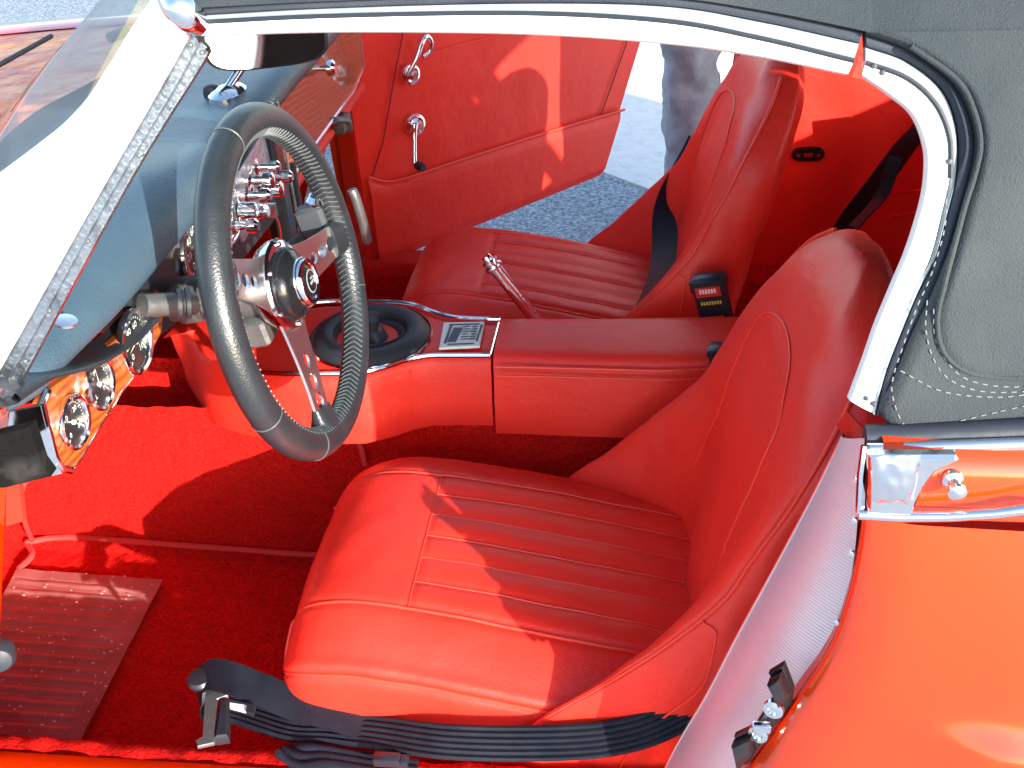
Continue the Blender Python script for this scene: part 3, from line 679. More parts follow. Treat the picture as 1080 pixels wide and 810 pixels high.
mb = MB(); mb.box(WC+WA*(HD-.045)+WY*-.01-WU*.035, (.05,.045,.03), Matrix((WA, WY, WU)).transposed()); mb.tube([PY(250,330,.42),PY(262,372,.45)], .004, 8); putS(mb, 'column_bracket', 'grey_metal')

# ---- windscreen pillar, frame and glass
def pillar_x(z): return -.293-(1.056-z)*.70
def wx(y, z):
    s = (y-YC)/.52; return pillar_x(z)-(.17+.15*(1.056-z)/.27)*max(0, 1-s*s)
mb = MB(); rows = []
for j in range(14):
    z = .79+.275*j/13; rows.append([Vector((wx(.105+1.03*i/30, z), .105+1.03*i/30, z)) for i in range(31)])
mb.grid(rows); put(mb, 'windscreen', 'glass')
PN = (0, 1, -.12); PD = .07-.12*.79
def PP(px, py, off=0): return PL(px, py, PN, PD+off)
nn = Vector((0,-1,.12))
mb = MB()
lft = [(168,-14),(138,30),(112,72),(82,115),(30,160),(-120,270)]; rgt = [(-120,590),(0,388),(107,200),(160,107),(200,37),(212,12)]
rows = []
A_ = spline([PP(x, y) for x, y in lft], 30); B_ = spline([PP(x, y) for x, y in rgt[::-1]], 30)
for a, b in zip(A_, B_):
    rows.append([a.lerp(b, k/14)+nn*(.014*math.sin(math.pi*min(1, max(0, k/14)))**.7) + Vector((0,.0,0)) for k in range(15)] + [b.lerp(a, k/4)+Vector((0,.02,0)) for k in range(5)])
mb.grid(rows, close_u=True); pil = put(mb, 'windscreen_pillar', 'white_metal')
mb = MB(); cl = [(202,34),(107,200),(0,388),(-90,548)]; cr_ = [(222,52),(217,66),(140,190),(37,380),(0,448),(-60,560)]
A_ = spline([PP(x, y, .004) for x, y in cl], 40); B_ = spline([PP(x, y, .004) for x, y in cr_], 40); rows = []
for a, b in zip(A_, B_):
    rows.append([a.lerp(b, t)+nn*h for t, h in ((0,0),(.02,.005),(.12,.006),(.16,.002),(.42,.002),(.46,.005),(.54,.005),(.58,.0015),(.86,.0015),(.9,.006),(.98,.006),(1,.001),(.96,-.003),(.1,-.008))])
mb.grid(rows, close_u=True); chn = put(mb, 'pillar_channel', 'chrome_worn', pil)
mb = MB()
for x, y in ((204,46),(216,54),(150,162),(96,252),(56,325),(30,378)): mb.lathe(PP(x, y, 0), nn, [(.0016,.004),(.0015,.0062),(.0006,.0068)], 10, capB=True)
putS(mb, 'channel_screw', 'grey_metal', pil)
# top latch knuckle
mb = MB(); c = PP(190,8,-.01)
mb.tube(spline([PP(170,-20,-.012), PP(183,0,-.014), PP(192,12,-.014), PP(204,22,-.008), PP(214,30,-.004)], 20), [.006+.005*math.sin(math.pi*i/19) for i in range(20)], 14)
mb.tube([PP(188,26,-.012), PP(203,34,-.012)], .003, 8); putS(mb, 'roof_latch', 'chrome')
# glazing base chrome + cowl
mb = MB(); mb.tube([Vector((wx(y, .79)-.0, y, .792)) for y in [.09+1.06*i/40 for i in range(41)]], .007, 8); put(mb, 'windscreen_rubber', 'rubber')
mb = MB(); mb.tube([Vector((wx(y, 1.062)+.0, y, 1.066+.05*(1-((y-YC)/.52)**2))) for y in [.10+1.04*i/40 for i in range(41)]], .013, 10); put(mb, 'windscreen_header', 'alu')

# ---- cabin side rails
def strip(mb, A, B, off=0, th=.006, bulge=.004, n=90, f=lambda p: p, mi=0):
    a = spline([PQ(x, y, off) for x, y in A], n); b = spline([PQ(x, y, off) for x, y in B], n); qn = Vector((0,-1,.35)).normalized()
    rows = [[f(p.lerp(q, t)+qn*(h)) for t, h in ((0,-th),(0,bulge*.3),(.06,bulge*.8),(.25,bulge),(.5,bulge*1.1),(.75,bulge),(.94,bulge*.8),(1,bulge*.3),(1,-th))] for p, q in zip(a, b)]
    o = len(mb.v); mb.grid(rows, close_u=True, mi=mi); k = 9
    mb.f.append(tuple(o+i for i in range(k))); mb.m.append(mi); mb.f.append(tuple(o+(n-1)*k+i for i in range(k))); mb.m.append(mi)
A1 = [(212,38),(350,34),(550,36),(700,46),(800,60),(893,79)]; B1 = [(205,22),(350,15),(550,12),(700,20),(800,38),(900,62)]
A2 = [(908,80),(937,100),(962,122),(975,155),(976,185),(971,216),(957,262),(942,298),(924,341),(910,381),(895,421)]
B2 = [(912,64),(955,80),(985,107),(1000,143),(1001,185),(993,223),(981,270),(964,305),(946,348),(930,391),(919,434)]
C1 = [(204,17),(350,9),(550,4),(700,7),(800,23),(905,46)]; C2 = [(912,50),(956,66),(992,96),(1007,137),(1007,185),(998,225),(985,272),(967,308),(949,351),(933,393),(922,437)]
D1 = [(203,10),(350,1),(550,-6),(700,-4),(800,10),(908,34)]; D2 = [(911,36),(955,52),(1000,84),(1019,114),(1027,148),(1023,180),(1013,216),(1001,259),(984,302),(960,352),(942,396),(927,430)]
mb = MB(); strip(mb, A1, B1); strip(mb, A1, B1, f=mir); rail = putS(mb, 'roof_side_rail', 'white_metal')
mb = MB(); strip(mb, A2, B2); strip(mb, A2, B2, f=mir); putS(mb, 'door_arch_rail', 'white_metal')
mb = MB(); strip(mb, B1, C1, -.002, bulge=.003); strip(mb, B2, C2, -.002, bulge=.003); sl = putS(mb, 'weather_strip', 'seal_grey')
mb = MB(); 
for L_ in (B1, B2[:5]): mb.tube([p+Vector((0,-.004,0)) for p in spline([PQ(x, y) for x, y in L_], 90)], .0016, 6)
putS(mb, 'strip_gap', 'rubber', sl)
mb = MB(); strip(mb, C1, D1, -.004, bulge=.005); strip(mb, C2, D2, -.004, bulge=.006); putS(mb, 'roof_binding', 'canvas_dark', label='dark folded fabric binding along the door opening')
mb = MB()
for x, y in ((497+430-7,70),(929,77),(999,170),(912,418),(920,424)): mb.lathe(PQ(x, y), (0,-1,.35), [(.0018,.003),(.0016,.0058),(.0006,.006)], 8, capB=True)
putS(mb, 'rail_screw', 'rubber')
mb = MB(); g = spline([PQ(880,80,.01), PQ(893,82,.01), PQ(904,66,.006), PQ(912,90,.01), PQ(930,112,.012)], 20)
mb.prism([PQ(897,82,.004), PQ(902,70,.002), PQ(904,60,-.002), PQ(909,60,-.002), PQ(908,72,.002), PQ(909,84,.004)], (0,-1,.35), .003); put(mb, 'rail_gap_stand_in', 'belt_red')  # added red plate, stands in for the gap showing the red interior

# ---- soft top
mb = MB(); qn = Vector((0,-1,.35)).normalized()
Dq = spline([PQ(x, y) for x, y in D2]+[PQ(940,449), PQ(957,457)], 120)
POUT = [PQ(x, y) for x, y in ((1400,380),(1140,390),(1080,393),(1028,390),(1003,379),(989,359),(986,330),(993,298),(1003,259),(1014,216),(1025,180),(1030,148),(1022,112),(1003,82),(955,50),(905,32))]
PO = [(p.x, p.z) for p in spline(POUT, 90)]
def raised(x, z):
    d = 9; inside = True
    for (ax_, az_), (bx_, bz_) in zip(PO[:-1], PO[1:]):
        ux, uz = bx_-ax_, bz_-az_; t = max(0, min(1, ((x-ax_)*ux+(z-az_)*uz)/(ux*ux+uz*uz+1e-12))); qx, qz = x-ax_-t*ux, z-az_-t*uz; dd_ = math.hypot(qx, qz)
        if dd_ < d: d = dd_; inside = (ux*qz-uz*qx) < 0
    s_ = -d if not inside else d
    return max(0, min(1, .5+s_/.006))
def quarter(f=lambda p: p):
    rows = []
    for p in Dq:
        z = p.z; xr = .95-(max(z, .85)-.85)*1.55; row = []
        for k in range(130):
            t = (k/129)**1.5; x = p.x+(xr-p.x)*t; zz = z
            if z < .87: zz = z+(.0)*(t)
            e = min(1, k/129*14)
            b = .007*min(1, k/129*22)**.5 + .0035*raised(x, zz) + .002*noise.noise(Vector((x*7, zz*7, 1)))+.0008*noise.noise(Vector((x*22, zz*22, 1)))
            rear = max(0, (x-(xr-.25))/.25)**2*.20
            if k == 0: row.append(f(Vector((x, QY(zz)+rear, zz))-qn*.008))
            row.append(f(Vector((x, QY(zz)+rear, zz))+qn*(b+.003)))
        rows.append(row)
    return rows
mb.grid(quarter()); mb.grid(quarter(mir))
# roof skin
zt = [PQ(x, y) for x, y in D1]; ze = spline(zt+[Dq[0]], 60)
def roof(t, s):   # t along x, s across 0..1
    if t < .5: e = ze[int(round(t*2*59))].copy()
    else:
        e = Dq[0].lerp(Vector((.95-(Dq[0].z-.85)*1.55, Dq[0].y, Dq[0].z)), (t-.5)*2)
        e.y += .20*max(0, (e.x-(.95-(Dq[0].z-.85)*1.55-.25))/.25)**2
    b = e + qn*(.007+.003*min(1, max(0, t-.5)*30)); b.z -= .004*min(1, max(0, t-.5)*30); m_ = mir(b); p = b.lerp(m_, s); p.z += (.055+.03*math.sin(min(1, t*1.3)*math.pi))*(1-abs(2*s-1)**2.6)**.6*(1 if t < .9 else 1)
    p.z += .002*noise.noise(Vector((p.x*6, p.y*6, 2))); return p
mb.grid([[roof(i/119, 0)-qn*.018]+[roof(i/119, j/60) for j in range(61)]+[mir(roof(i/119, 0)-qn*.018)] for i in range(120)])
# rear panel with window opening
top = [roof(1, j/60) for j in range(61)]; bot = [Vector((.95, top[j].y+(-.02 if j < 30 else .02)*(abs(j-30)/30), .85)) for j in range(61)]
rows = [[top[j].lerp(bot[j], k/20) for j in range(61)] for k in range(21)]
fs = []; o = len(mb.v)
for k in range(20):
    for j in range(60):
        if 2 <= k < 17 and 6 <= j < 54: continue
        fs.append((k*61+j, k*61+j+1, (k+1)*61+j+1, (k+1)*61+j))
mb.add([p for r in rows for p in r], fs)
top_o = put(mb, 'soft_top', 'canvas', angle=80)
mb = MB(); mb.add([rows[2][6]+Vector((0,0,.001)), rows[2][54]+Vector((0,0,.001)), rows[17][54]+Vector((0,0,.001)), rows[17][6]+Vector((0,0,.001))], [(0,1,2,3)]); put(mb, 'rear_window', 'glass', top_o)
# raised seams & stitches on the quarter
def qp(x, y, off=.016): return PQ(x, y)+qn*off
def welt(mb, pts, r, n=80): mb.tube(spline([qp(x, y, .0115) for x, y in pts], n), r, 8)
mb = MB()
welt(mb, [(1140,391),(1080,394),(1028,391),(1002,380),(987,360),(984,330),(991,297),(1001,258),(1012,216),(1023,180),(1028,150),(1021,116),(1003,84),(956,50)], .0016, 140)
putS(mb, 'raised_seam', 'canvas', top_o)
def stitches(mb, pts, n, off=0, ln=.0030, r=.00042):
    sp = spline([PQ(x, y) for x, y in pts], 400); acc = 0; nxt = 0
    for a_, b_ in zip(sp[:-1], sp[1:]):
        L_ = (b_-a_).length; acc += L_
        if acc >= nxt:
            nxt += .0062; d = (b_-a_).normalized()*ln*.5; c = a_+qn*(.0104+.0035*raised(a_.x, a_.z)+.002*noise.noise(Vector((a_.x*7, a_.z*7, 1)))); mb.tube([c-d, c+d], r, 5)
mb = MB()
stitches(mb, [(993,190),(992,235),(978,285),(962,322),(948,362),(939,390),(937,410),(945,436),(957,448),(980,445),(1010,438),(1080,422),(1140,412)], 100, off=.011)
stitches(mb, [(973,316),(972,345),(980,375),(997,396),(1030,408),(1080,408),(1140,402)], 46, off=.011); stitches(mb, [(980,325),(981,350),(990,372),(1010,393),(1040,402),(1080,403),(1140,397)], 50, off=.011)
stitches(mb, [(948,388),(980,405),(1010,412),(1050,414),(1080,411),(1140,405)], 40, off=.011)
put(mb, 'stitching', 'stitch_pale', top_o)

# ---- body: quarter panel, belt, jamb
mb = MB()
edge = spline([PY(x, y, -.012) for x, y in ((912,548),(908,580),(900,620),(884,672),(866,706),(846,735),(812,785),(780,830),(740,900))], 60)
def flank(f=lambda p: p):
    rows = []
    for p in edge:
        z = p.z; row = []
        for k in range(60):
            t = (k/59); x = p.x+(1.6-p.x)*t**1.6; e = min(1, (x-p.x)/.03)
            bulge = .10*math.sin(min(1, max(0, (.79-z)/.62))*math.pi*.85)*(.65+.35*min(1, (x-p.x)/.4))+.06*math.exp(-((x-.75)/.35)**2)*(.80-z)*1.2+.007*math.exp(-((z-.615)/.018)**2)*min(1, max(0, x-p.x-.01)/.1)
            row.append(f(Vector((x, -.004-.010*e**.5-bulge*min(1, (x-p.x)/.12)**.7, z))))
        rows.append(row)
    return rows
mb.grid(flank()); mb.grid(flank(mir))
# belt band above the chrome strip
bt = [(.775,-.010),(.786,-.013),(.790,-.016),(.795,-.019),(.81,-.021),(.822,-.018),(.829,-.012),(.831,-.002),(.831,.01)]
def belt_band(f=lambda p: p): return [[f(Vector((.150+1.45*(k/40)**1.4, y, z))) for k in range(41)] for z, y in bt]
mb.grid(belt_band()); mb.grid(belt_band(mir))
# rear deck
mb.grid([[Vector((.94+.66*k/20, .0+1.24*j/20, .842+.02*math.sin(math.pi*j/20)-.12*(k/20)**2)) for k in range(21)] for j in range(21)])
JB = []
# jamb return behind the edge
def jamb(f=lambda p: p): return [[f(p+Vector((.001*k, .004+.03*k/4, 0))) for k in range(5)] for p in edge]
# sill
sp_ = [(-.02,.12),(-.03,.2),(-.025,.28),(-.005,.33),(.02,.345),(.07,.348),(.09,.34),(.095,.30)]
def sill(f=lambda p: p): return [[f(Vector((-1.0+1.1*k/30, y, z))) for y, z in sp_] for k in range(31)]
mb.grid(sill()); mb.grid(sill(mir), mi=1)
# A-post and front wing
def PXF(z): return -.478-(.80-z)*.36
def wing(f=lambda p: p):
    rows = []
    pr = [(.07,.79),(.05,.795),(.02,.79),(-.005,.77),(-.015,.72),(-.02,.6),(-.03,.45),(-.03,.3),(-.02,.12)]
    for k in range(41):
        s = .03*min(1, k/10); rows.append([f(Vector((PXF(z)-1.3*k/40, y-s*(1 if y < .04 else 0), z-.10*(k/40)**2*(z > .5)))) for y, z in pr])
    return rows
mb.grid(wing()); mb.grid(wing(mir))
mb.grid([[f_ for f_ in (Vector((PXF(z), y, z)) for y in (-.02,.02,.06,.078))] for j, z in enumerate((.12,.3,.45,.6,.7,.79))])
mb.grid([[mir(f_) for f_ in (Vector((PXF(z), y, z)) for y in (-.02,.02,.06,.078))] for z in (.12,.3,.45,.6,.7,.79)], mi=1)
body = put(mb, 'body', ['paint', 'jamb_red'], angle=60)
mb = MB(); mb.grid(jamb()); mb.grid(jamb(mir)); JB[:] = [mb]; 
mb2 = None; mb.prism([PY(893,432,.05), PY(912,452,.03), PY(905,470,.02), PY(893,458,.055), PY(882,448,.07)], (0,-1,.1), .004); putS(mb, 'door_jamb', 'jamb_red')
# hood
mb = MB(); rows = []
for j in range(60):
    y = .03+1.18*j/59; e = 1-abs(2*j/59-1)**3
    rows.append([Vector((-.70-.03*math.sin(math.pi*j/59)-.95*k/50, y, .775+.035*e-.10*(k/50)**2+.012*math.exp(-((y-.62)/.12)**2)*(1-k/50))) for k in range(51)])
mb.grid(rows)
M['paint_hood_reflections'] = mat('paint_hood_reflections', (.60,.04,.01), .5, coat=.12, spec=.3, bump=[('n',9,.9,.05),('n',45,.6,.01)], var=(22,(.85,.22,.06),.4,.62,9))  # orange mottle in the colour imitates tree reflections on the hood
put(mb, 'hood', 'paint_hood_reflections', angle=80)
mb = MB(); mb.grid([[Vector((-.545-.20*k/8, .04+1.16*j/30, .782+.01*math.sin(math.pi*j/30))) for k in range(9)] for j in range(31)]); put(mb, 'cowl', 'paint')
mb = MB(); mb.tube([PZ(-30,88,.835), PZ(0,68,.835), PZ(49,41,.838), PZ(54,38,.838)], .0035, 8); mb.tube([PZ(116,40,.83), PZ(134,33,.83)], .008, 8); putS(mb, 'wiper', 'rubber')
# belt gasket, chrome strips, cap
mb = MB(); mb.tube([PY(912,462,.008), PY(960,461,.008), PY(1000,459,.008), PY(1085,455,.008), Vector((.6,.008,.855)), Vector((.95,.05,.855))], .009, 10); put(mb, 'belt_gasket', 'rubber')
mb = MB(); mb.tube([PY(915,474,-.004), PY(1000,471,-.004), PY(1085,468,-.004), Vector((.7,-.004,.845))], .0045, 10)
mb.tube([PY(906,542,-.022), PY(950,544.5,-.024), PY(1000,544,-.026), PY(1050,541,-.03), PY(1090,536,-.034), Vector((.7,-.06,.79))], .0038, 10)
mb.tube([PY(913,470,-.008), PY(909,500,-.015), PY(907,540,-.02)], .003, 8); put(mb, 'chrome_strip', 'chrome')
mb = MB(); cap = [(914,474),(1006,474),(1009,479),(1000,484),(985,491),(974,505),(966,522),(960,536),(914,534)]
mb.prism([PY(x, y, -.02) for x, y in cap], (0,-1,0), .007, bev=.002)
cp = put(mb, 'chrome_cap', 'chrome', angle=30)
mb = MB(); q3 = [PY(919,482,-.0275),PY(972,480,-.0275),PY(962,532,-.0275),PY(919,530,-.0275)]; rows = []
for j in range(16):
    rows.append([lerp4(q3, i/15, j/15)+Vector((0,-.004*math.sin(math.pi*i/15)**.5*math.sin(math.pi*j/15)**.5-.0015*noise.noise(Vector((i*.3, j*.3, 0))),0)) for i in range(16)])
mb.grid(rows); put(mb, 'cap_pillow', 'chrome', cp)
mb = MB(); mb.lathe(PY(1004,504,-.02), (0,-1,0), [(.0062,0),(.0062,.003),(.0035,.005),(.0035,.010),(.0055,.012),(.0055,.015),(.002,.017)], 20, capB=True); put(mb, 'roof_stud', 'chrome')
# scuff plate on the lock pillar
inn = spline([PY(x, y, .085) for x, y in ((895,450),(860,520),(820,595),(780,668),(745,735),(715,785),(690,835))], 50)
out = spline([PY(x, y, .004) for x, y in ((912,462),(906,530),(899,600),(884,655),(862,700),(822,765),(775,830))], 50)
mb = MB(); inr = spline([PY(x, y, .085) for x, y in ((895,450),(860,520),(820,595),(780,668),(745,735),(715,785),(690,835),(660,890))], 60)
mb.grid([[a.lerp(b, k/6)+Vector((.007+.012*math.sin(math.pi*k/6),.006,0)) for k in range(7)] for a, b in zip(edge, inr)]); putS(mb, 'door_jamb', 'jamb_red')  # panel behind the plate, added to stop sun slipping through the gap
mb = MB(); mb.grid([[Vector((.185+.77*k/20, QY(.78+.12*j/6)+.03, .78+.12*j/6)) for k in range(21)] for j in range(7)]); put(mb, 'sun_leak_blocker', 'canvas_dark')  # unseen strip added to block sun leaking in under the canvas
mb = MB(); rows = []
for a, b in zip(inn, out): rows.append([a.lerp(b, k/24)+Vector((-.010,-.006,.0))*math.sin(math.pi*k/24)+Vector((0,0,.0)) for k in range(25)])
mb.grid(rows); scuff = put(mb, 'scuff_plate', 'scuff_alu', angle=80)
mb = MB(); mb.tube([p+Vector((0,.001,.0)) for p in inn], .0014, 6); put(mb, 'plate_edge', 'alu', scuff)
mb = MB()
for x, y in ((902,548),(899,583),(883,655),(853,722),(800,798),(905,505)): mb.lathe(PY(x, y, -.002), (-.5,-1,.1), [(.0026,0),(.0022,.0025),(.0008,.003)], 10, capB=True)
putS(mb, 'plate_rivet', 'chrome', scuff)
# striker
def sp3(x, y, o=0): return PY(x, y, -.002)+Vector((-.30,-1,.1)).normalized()*o
mb = MB(); sn = Vector((-.35,-1,.15)).normalized()
mb.prism([sp3(776,772), sp3(797,762), sp3(803,752), sp3(822,722), sp3(812,706), sp3(828,696), sp3(838,722), sp3(836,738), sp3(806,778), sp3(790,802), sp3(779,803)], sn, .006, bev=.0015)
mb.prism([sp3(776,774,.006), sp3(796,766,.006), sp3(799,782,.006), sp3(782,800,.006)], sn, .010, bev=.002)
mb.prism([sp3(814,708,.006), sp3(827,700,.006), sp3(836,722,.006), sp3(826,732,.006)], sn, .012, bev=.002)
striker = put(mb, 'door_striker', 'gloss_black')
mb = MB()
for x, y in ((802,767),(818,741)): mb.lathe(sp3(x, y, .006), sn, [(.008,0),(.0075,.003),(.004,.004),(.003,.002)], 20, capB=True)
mb.box(sp3(806,758,.009), (.014,.006,.008)); putS(mb, 'striker_screw', 'chrome', striker)

# ---- trim behind the seats
mb = MB()
def soft(f, nu, nv): return [[f(i/nu, j/nv)+Vector((0, .004*noise.noise(Vector((i*.15, j*.15, 0))), 0)) for i in range(nu+1)] for j in range(nv+1)]
mb.grid(soft(lambda u, v: Vector((.16+.34*u, 1.165-.01*math.sin(v*3), .20+.64*v)), 40, 40))
mb.grid(soft(lambda u, v: Vector((.16+.34*u, .085, .20+.60*v)), 40, 40))
putS(mb, 'side_trim', 'vinyl')
mb = MB(); mb.grid([[Vector((.43+.10*(j/40)+.012*abs(math.sin(i*.33))*(j/40), .08+1.09*i/80, .20+.50*(j/40)+.0)) for i in range(81)] for j in range(41)])
mb.grid([[Vector((.53+.42*(j/20), .08+1.09*i/80, .70+.06*(j/20)+.006*noise.noise(Vector((i*.2,j*.4,0))))) for i in range(81)] for j in range(21)])
bk = put(mb, 'rear_shelf', 'vinyl')
mb = MB()
for x0, y0 in (((895,238),(972,222)), ((925,205),(975,200))): mb.tube([PX(x0[0], x0[1], .41), PX(y0[0], y0[1], .41)], .002, 6)
putS(mb, 'shelf_piping', 'vinyl_piping', bk)
c = PY(852,162,1.155); mb = MB()
def oval(a, b, d): return [c+Vector((a*math.copysign(abs(math.cos(t))**.7, math.cos(t)), d, b*math.copysign(abs(math.sin(t))**.7, math.sin(t)))) for t in [i*2*math.pi/40 for i in range(40)]]
mb.grid([oval(.026,.0125,.006), oval(.026,.0125,-.004), oval(.023,.010,-.007), oval(.001,.001,-.007)], close_u=True); lt = put(mb, 'trim_fitting', 'gloss_black', label='black oval fitting on the red panel behind the passenger seat')
mb = MB()
for dx in (-.016,.016): mb.lathe(c+Vector((dx,-.007,0)), (0,-1,0), [(.0035,0),(.003,.002)], 12, capB=True)
mb.box(c+Vector((0,-.008,0)), (.013,.002,.006)); putS(mb, 'fitting_screw', 'chrome', lt)

# ---- passenger door, swung open
H = Vector((-.487,1.186,0)); du = Vector((.684,.729,0)).normalized(); dn = Vector((du.y,-du.x,0))       # dn: into the car
def PD_(px, py, off=0): return PL(px, py, dn, dn.dot(H)+off)
def dp(s, z, o=0): return H+du*s+dn*o+Vector((0,0,z))
def trail(z): return .575+(z-.33)*.46
mb = MB(); rows = []
for j in range(50):
    z = .33+.47*j/49; rows.append([dp(-.01+(trail(z)+.01)*i/60, z, .004*math.sin(math.pi*i/60)*math.sin(math.pi*j/49)+.0015*noise.noise(Vector((i*.15,j*.15,5)))) for i in range(61)])
mb.grid(rows)
rim = [dp(-.01,.33),dp(trail(.33),.33),dp(trail(.8),.80),dp(-.01,.80)]
door = None
mb.grid([rim, [p-dn*.012 for p in rim]], close_u=True)
dpanel = MB(); dpanel.v, dpanel.f, dpanel.m = mb.v, mb.f, mb.m
mb = MB(); sk = [dp(-.01,.333,-.012),dp(trail(.333)-.003,.333,-.012),dp(trail(.81),.81,-.012),dp(-.01,.81,-.012)]
mb.grid([sk, [p-dn*.05 for p in sk]], close_u=True); o_ = len(mb.v)
mb.add(sk, [(0,1,2,3)]); mb.grid([[sk[0].lerp(sk[1], i/20).lerp(sk[3].lerp(sk[2], i/20), j/12)-dn*(.05+.03*math.sin(math.pi*j/12)) for i in range(21)] for j in range(13)])
door = put(mb, 'door', 'paint', label='passenger door standing open with red inner panel')
put(dpanel, 'door_panel', 'vinyl', door)
# lower raised pocket panel
lp_t = spline([PD_(385,186,.0), PD_(412,190,.0), PD_(470,172), PD_(560,143), PD_(655,115)], 60)
mb = MB(); rows = []
for i, p in enumerate(lp_t):
    s = (p-H).dot(du); zb_ = .335; row = []
    for k in range(26):
        z = p.z+(zb_-p.z)*k/25; o_ = .009*min(1, (k/25)*7)**.5*min(1, (25-k)/25*8+.2); ss = min(s, trail(z)-.003) if i == 59 else s-(p.z-z)*.46*(i/59)
        row.append(dp(ss, z, .003+o_))
    rows.append(row)
mb.grid(rows); put(mb, 'door_pocket', 'vinyl', door)
mb = MB(); mb.tube([p+dn*.010+Vector((0,0,.001)) for p in lp_t], .0028, 8)
mb.tube(spline([PD_(440,60,.006), PD_(490,46,.006), PD_(548,33,.006), PD_(600,24,.006)], 30), .0016, 6)
putS(mb, 'panel_piping', 'vinyl_piping', door)
mb = MB(); mb.tube([PD_(672,0,.004), PD_(660,48,.005), PD_(634,121,.004)], .0012, 6); mb.tube([PD_(432,0,.005), PD_(418,70,.005), PD_(404,150,.004), PD_(392,188,.004)], .0012, 6)
putS(mb, 'panel_seam', 'vinyl_groove', door)
def escut(px, py, r=.021):
    mb = MB(); mb.lathe(PD_(px, py, .004), dn, [(r,0),(r,.004),(r*.9,.007),(r*.72,.008),(r*.66,.006),(r*.5,.009),(r*.42,.014),(r*.3,.018)], 36, capB=True); return mb
mb = escut(437,131); mb.tube(spline([PD_(437,131,.022), PD_(437,150,.026), PD_(437,172,.034)], 14), [.006,.006,.0055,.005,.005,.0045,.0045,.0045,.0045,.0045,.0045,.005,.005,.005], 10); cr1 = put(mb, 'window_crank', 'chrome', door)
mb = MB(); mb.lathe(PD_(438,173,.03), dn+Vector((.3,0,-.2)), [(.005,0),(.008,.005),(.009,.012),(.007,.02)], 18, capB=True)
put(mb, 'crank_knob', 'knob_black', door)
mb = escut(432,78,.019); mb.tube(spline([PD_(430,80,.02), PD_(438,64,.028), PD_(445,46,.03), PD_(450,38,.028), PD_(455,44,.025), PD_(453,54,.02), PD_(446,60,.02)], 30), .0042, 10); put(mb, 'door_handle', 'chrome', door)

# ---- driver door sliver hinge post, dark undercoat corner
mb = MB(); mb.prism([PY(0,452,.045), PY(38,442,.05), PY(50,480,.05), PY(60,494,.055), PY(12,506,.05), PY(0,506,.045)], (0,-1,0), .01)
kick = lambda z0, z1: [[Vector((PXF(z0+(z1-z0)*j/20)-.004-.50*k/40, .079+.004*noise.noise(Vector((k*.3, j*.5, 0))), z0+(z1-z0)*j/20)) for k in range(41)] for j in range(21)]
mb.grid(kick(.70,.79)); put(mb, 'kick_panel', ['undercoat'])
mb = MB(); mb.grid(kick(.20,.70)); put(mb, 'kick_carpet', 'carpet', angle=180)
mb = MB(); mb.prism([PY(10,508,.085), PY(24,503,.085), PY(28,545,.085), PY(10,550,.085)], (0,-1,0), .006); put(mb, 'kick_trim', 'vinyl')
mb = MB(); mb.lathe(PY(0,686,.0), (.5,-1,.2), [(.012,0),(.013,.01),(.010,.016),(.003,.018)], 24, capB=True); put(mb, 'door_bump_stop', 'rubber')

# ---- wheels so the car stands on something
def car_wheel(x, y, s):
    mb = MB(); mb.lathe((x, y, .29), (0,s,0), [(.19,-.08),(.26,-.085),(.29,-.06),(.29,.06),(.26,.085),(.19,.08)], 48); w = put(mb, 'wheel', 'tyre')
    mb = MB(); mb.lathe((x, y, .29), (0,s,0), [(.192,.07),(.17,.04),(.08,.05),(.05,.07),(.001,.075)], 48); put(mb, 'wheel_rim', 'chrome', w)
for x in (-1.25, .85):
    car_wheel(x, .06, -1); car_wheel(x, 1.18, 1)

# ------------------------------------------------------------------ setting
def structure(mb, name, m, label=None):
    o = mb.build(name, m); o['kind'] = 'structure'
    return o
mb = MB(); mb.add([(-60,-60,0),(60,-60,0),(60,60,0),(-60,60,0)], [(0,1,2,3)]); structure(mb, 'ground', 'asphalt')
e0 = PZ(636,182,.0); e1 = PZ(692,203,.0); dd = (e1-e0).normalized()
mb = MB(); nrm = Vector((-dd.y, dd.x, 0)); nrm = nrm if nrm.y > 0 else -nrm
a = e0-dd*1.2; mb.prism([a, a+dd*30, a+dd*30+nrm*30, a+nrm*30], (0,0,1), .004); structure(mb, 'pavement', 'concrete')

# ------------------------------------------------------------------ person beyond the passenger side
def skin_obj(name, pts, edges, rad, m, parent=None, root=0, sub=2):
    me = bpy.data.meshes.new(name); me.from_pydata(pts, edges, [])
    me.materials.append(M[m]); o = bpy.data.objects.new(name, me); COL.objects.link(o)
    md = o.modifiers.new('skin', 'SKIN'); md.use_smooth_shade = True
    for i, r in enumerate(rad):
        me.skin_vertices[0].data[i].radius = (r, r) if not isinstance(r, tuple) else r
        me.skin_vertices[0].data[i].use_root = (i == root)
    s = o.modifiers.new('sub', 'SUBSURF'); s.levels = sub; s.render_levels = sub
    if parent: o.parent = parent
    return o
pb = PY(745,150,2.0); px0, py0 = pb.x, 2.0
body_pts = [(0,0,.95),(0,0,1.12),(0,0,1.35),(0,0,1.48),(0,-.01,1.58),(0,-.01,1.70),
            (.10,0,.88),(.11,-.01,.50),(.12,.0,.10),(.12,-.13,.04),
            (-.10,0,.88),(-.07,-.05,.50),(-.05,0,.10),(-.05,-.13,.04),
            (.19,0,1.42),(.26,.0,1.15),(.24,-.12,.93),(.23,-.16,.86),
            (-.19,0,1.42),(-.26,0,1.15),(-.24,-.12,.93),(-.23,-.16,.86)]
be = [(0,1),(1,2),(2,3),(3,4),(4,5),(0,6),(6,7),(7,8),(8,9),(0,10),(10,11),(11,12),(12,13),(2,14),(14,15),(15,16),(16,17),(2,18),(18,19),(19,20),(20,21)]
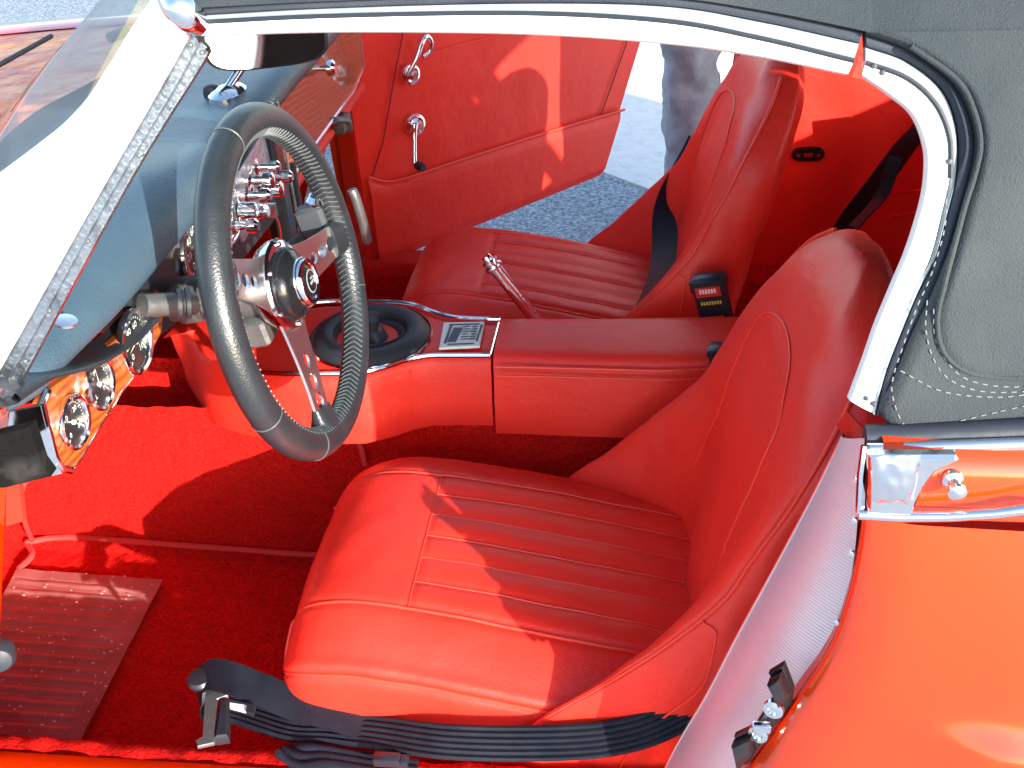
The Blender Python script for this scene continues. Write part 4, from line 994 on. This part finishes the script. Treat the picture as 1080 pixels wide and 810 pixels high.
br = [.12,.12,.14,.06,.075,.09,.060,.034,.028,.03,.060,.034,.028,.03,.055,.042,.032,.03,.055,.042,.032,.03]
person = empty('person', (px0+.02, py0, 0), 'person in loose grey trousers standing beyond the passenger seat', 'person')
skin_obj('body', body_pts, be, br, 'skin', person)
tr = [(0,0,.98),(0,0,.90),(.10,0,.80),(.11,-.01,.62),(.115,-.03,.52),(.11,-.035,.45),(.12,-.0,.36),(.115,.01,.22),(.12,.0,.08),(-.10,0,.80),(-.085,-.03,.62),(-.07,-.055,.52),(-.07,-.05,.45),(-.055,-.02,.34),(-.06,.0,.20),(-.05,0,.08)]
te = [(0,1),(1,2),(2,3),(3,4),(4,5),(5,6),(6,7),(7,8),(1,9),(9,10),(10,11),(11,12),(12,13),(13,14),(14,15)]
o = skin_obj('trousers', tr, te, [.15,.15,.095,.08,.075,.062,.080,.062,.075,.095,.08,.075,.062,.08,.062,.075], 'trousers', person, 1, 3)
tx = bpy.data.textures.new('folds', 'CLOUDS'); tx.noise_scale = .07; dm = o.modifiers.new('folds', 'DISPLACE'); dm.texture = tx; dm.strength = .045; dm.mid_level = .5
o = skin_obj('shirt', [(0,0,.92),(0,0,1.12),(0,0,1.36),(0,0,1.46),(.19,0,1.42),(.25,0,1.22),(-.19,0,1.42),(-.25,0,1.22)], [(0,1),(1,2),(2,3),(2,4),(4,5),(2,6),(6,7)], [.165,.155,.16,.08,.075,.07,.075,.07], 'shirt', person, 1, 2)
skin_obj('hair', [(0,.01,1.72),(0,.03,1.66)], [(0,1)], [.10,.09], 'hair', person)
for sx in (.12, -.05): skin_obj('shoe', [(sx,.03,.05),(sx,-.14,.045)], [(0,1)], [.05,.045], 'shoe', person)

# ------------------------------------------------------------------ light
sun_to = Vector((.90,-1,.42)).normalized()
el = math.asin(sun_to.z); az = math.atan2(sun_to.x, sun_to.y)
sd = bpy.data.lights.new('sun', 'SUN'); sd.energy = 3.3; sd.angle = R(.5); sd.color = (1,.95,.86)
so = bpy.data.objects.new('sun', sd); COL.objects.link(so); so.rotation_euler = (-sun_to).to_track_quat('-Z', 'Y').to_euler(); so.location = (3,-4,3)
w = bpy.data.worlds.new('World'); S.world = w; w.use_nodes = True; N, L = w.node_tree.nodes, w.node_tree.links
sky = N.new('ShaderNodeTexSky'); sky.sky_type = 'NISHITA'; sky.sun_disc = False; sky.sun_elevation = el; sky.sun_rotation = az
L.new(sky.outputs['Color'], N['Background'].inputs['Color']); N['Background'].inputs['Strength'].default_value = .15
S.view_settings.view_transform = 'Standard'; S.view_settings.look = 'None'; S.view_settings.gamma = 1; S.view_settings.exposure = 1.85

cd = bpy.data.cameras.new('camera'); cd.sensor_width = 36; cd.lens = F/1080*36; cd.clip_start = .02; cd.clip_end = 500
co = bpy.data.objects.new('camera', cd); COL.objects.link(co)
co.matrix_world = Matrix.Translation(CAM) @ Matrix((right, -down, -fwd)).transposed().to_4x4()
S.camera = co
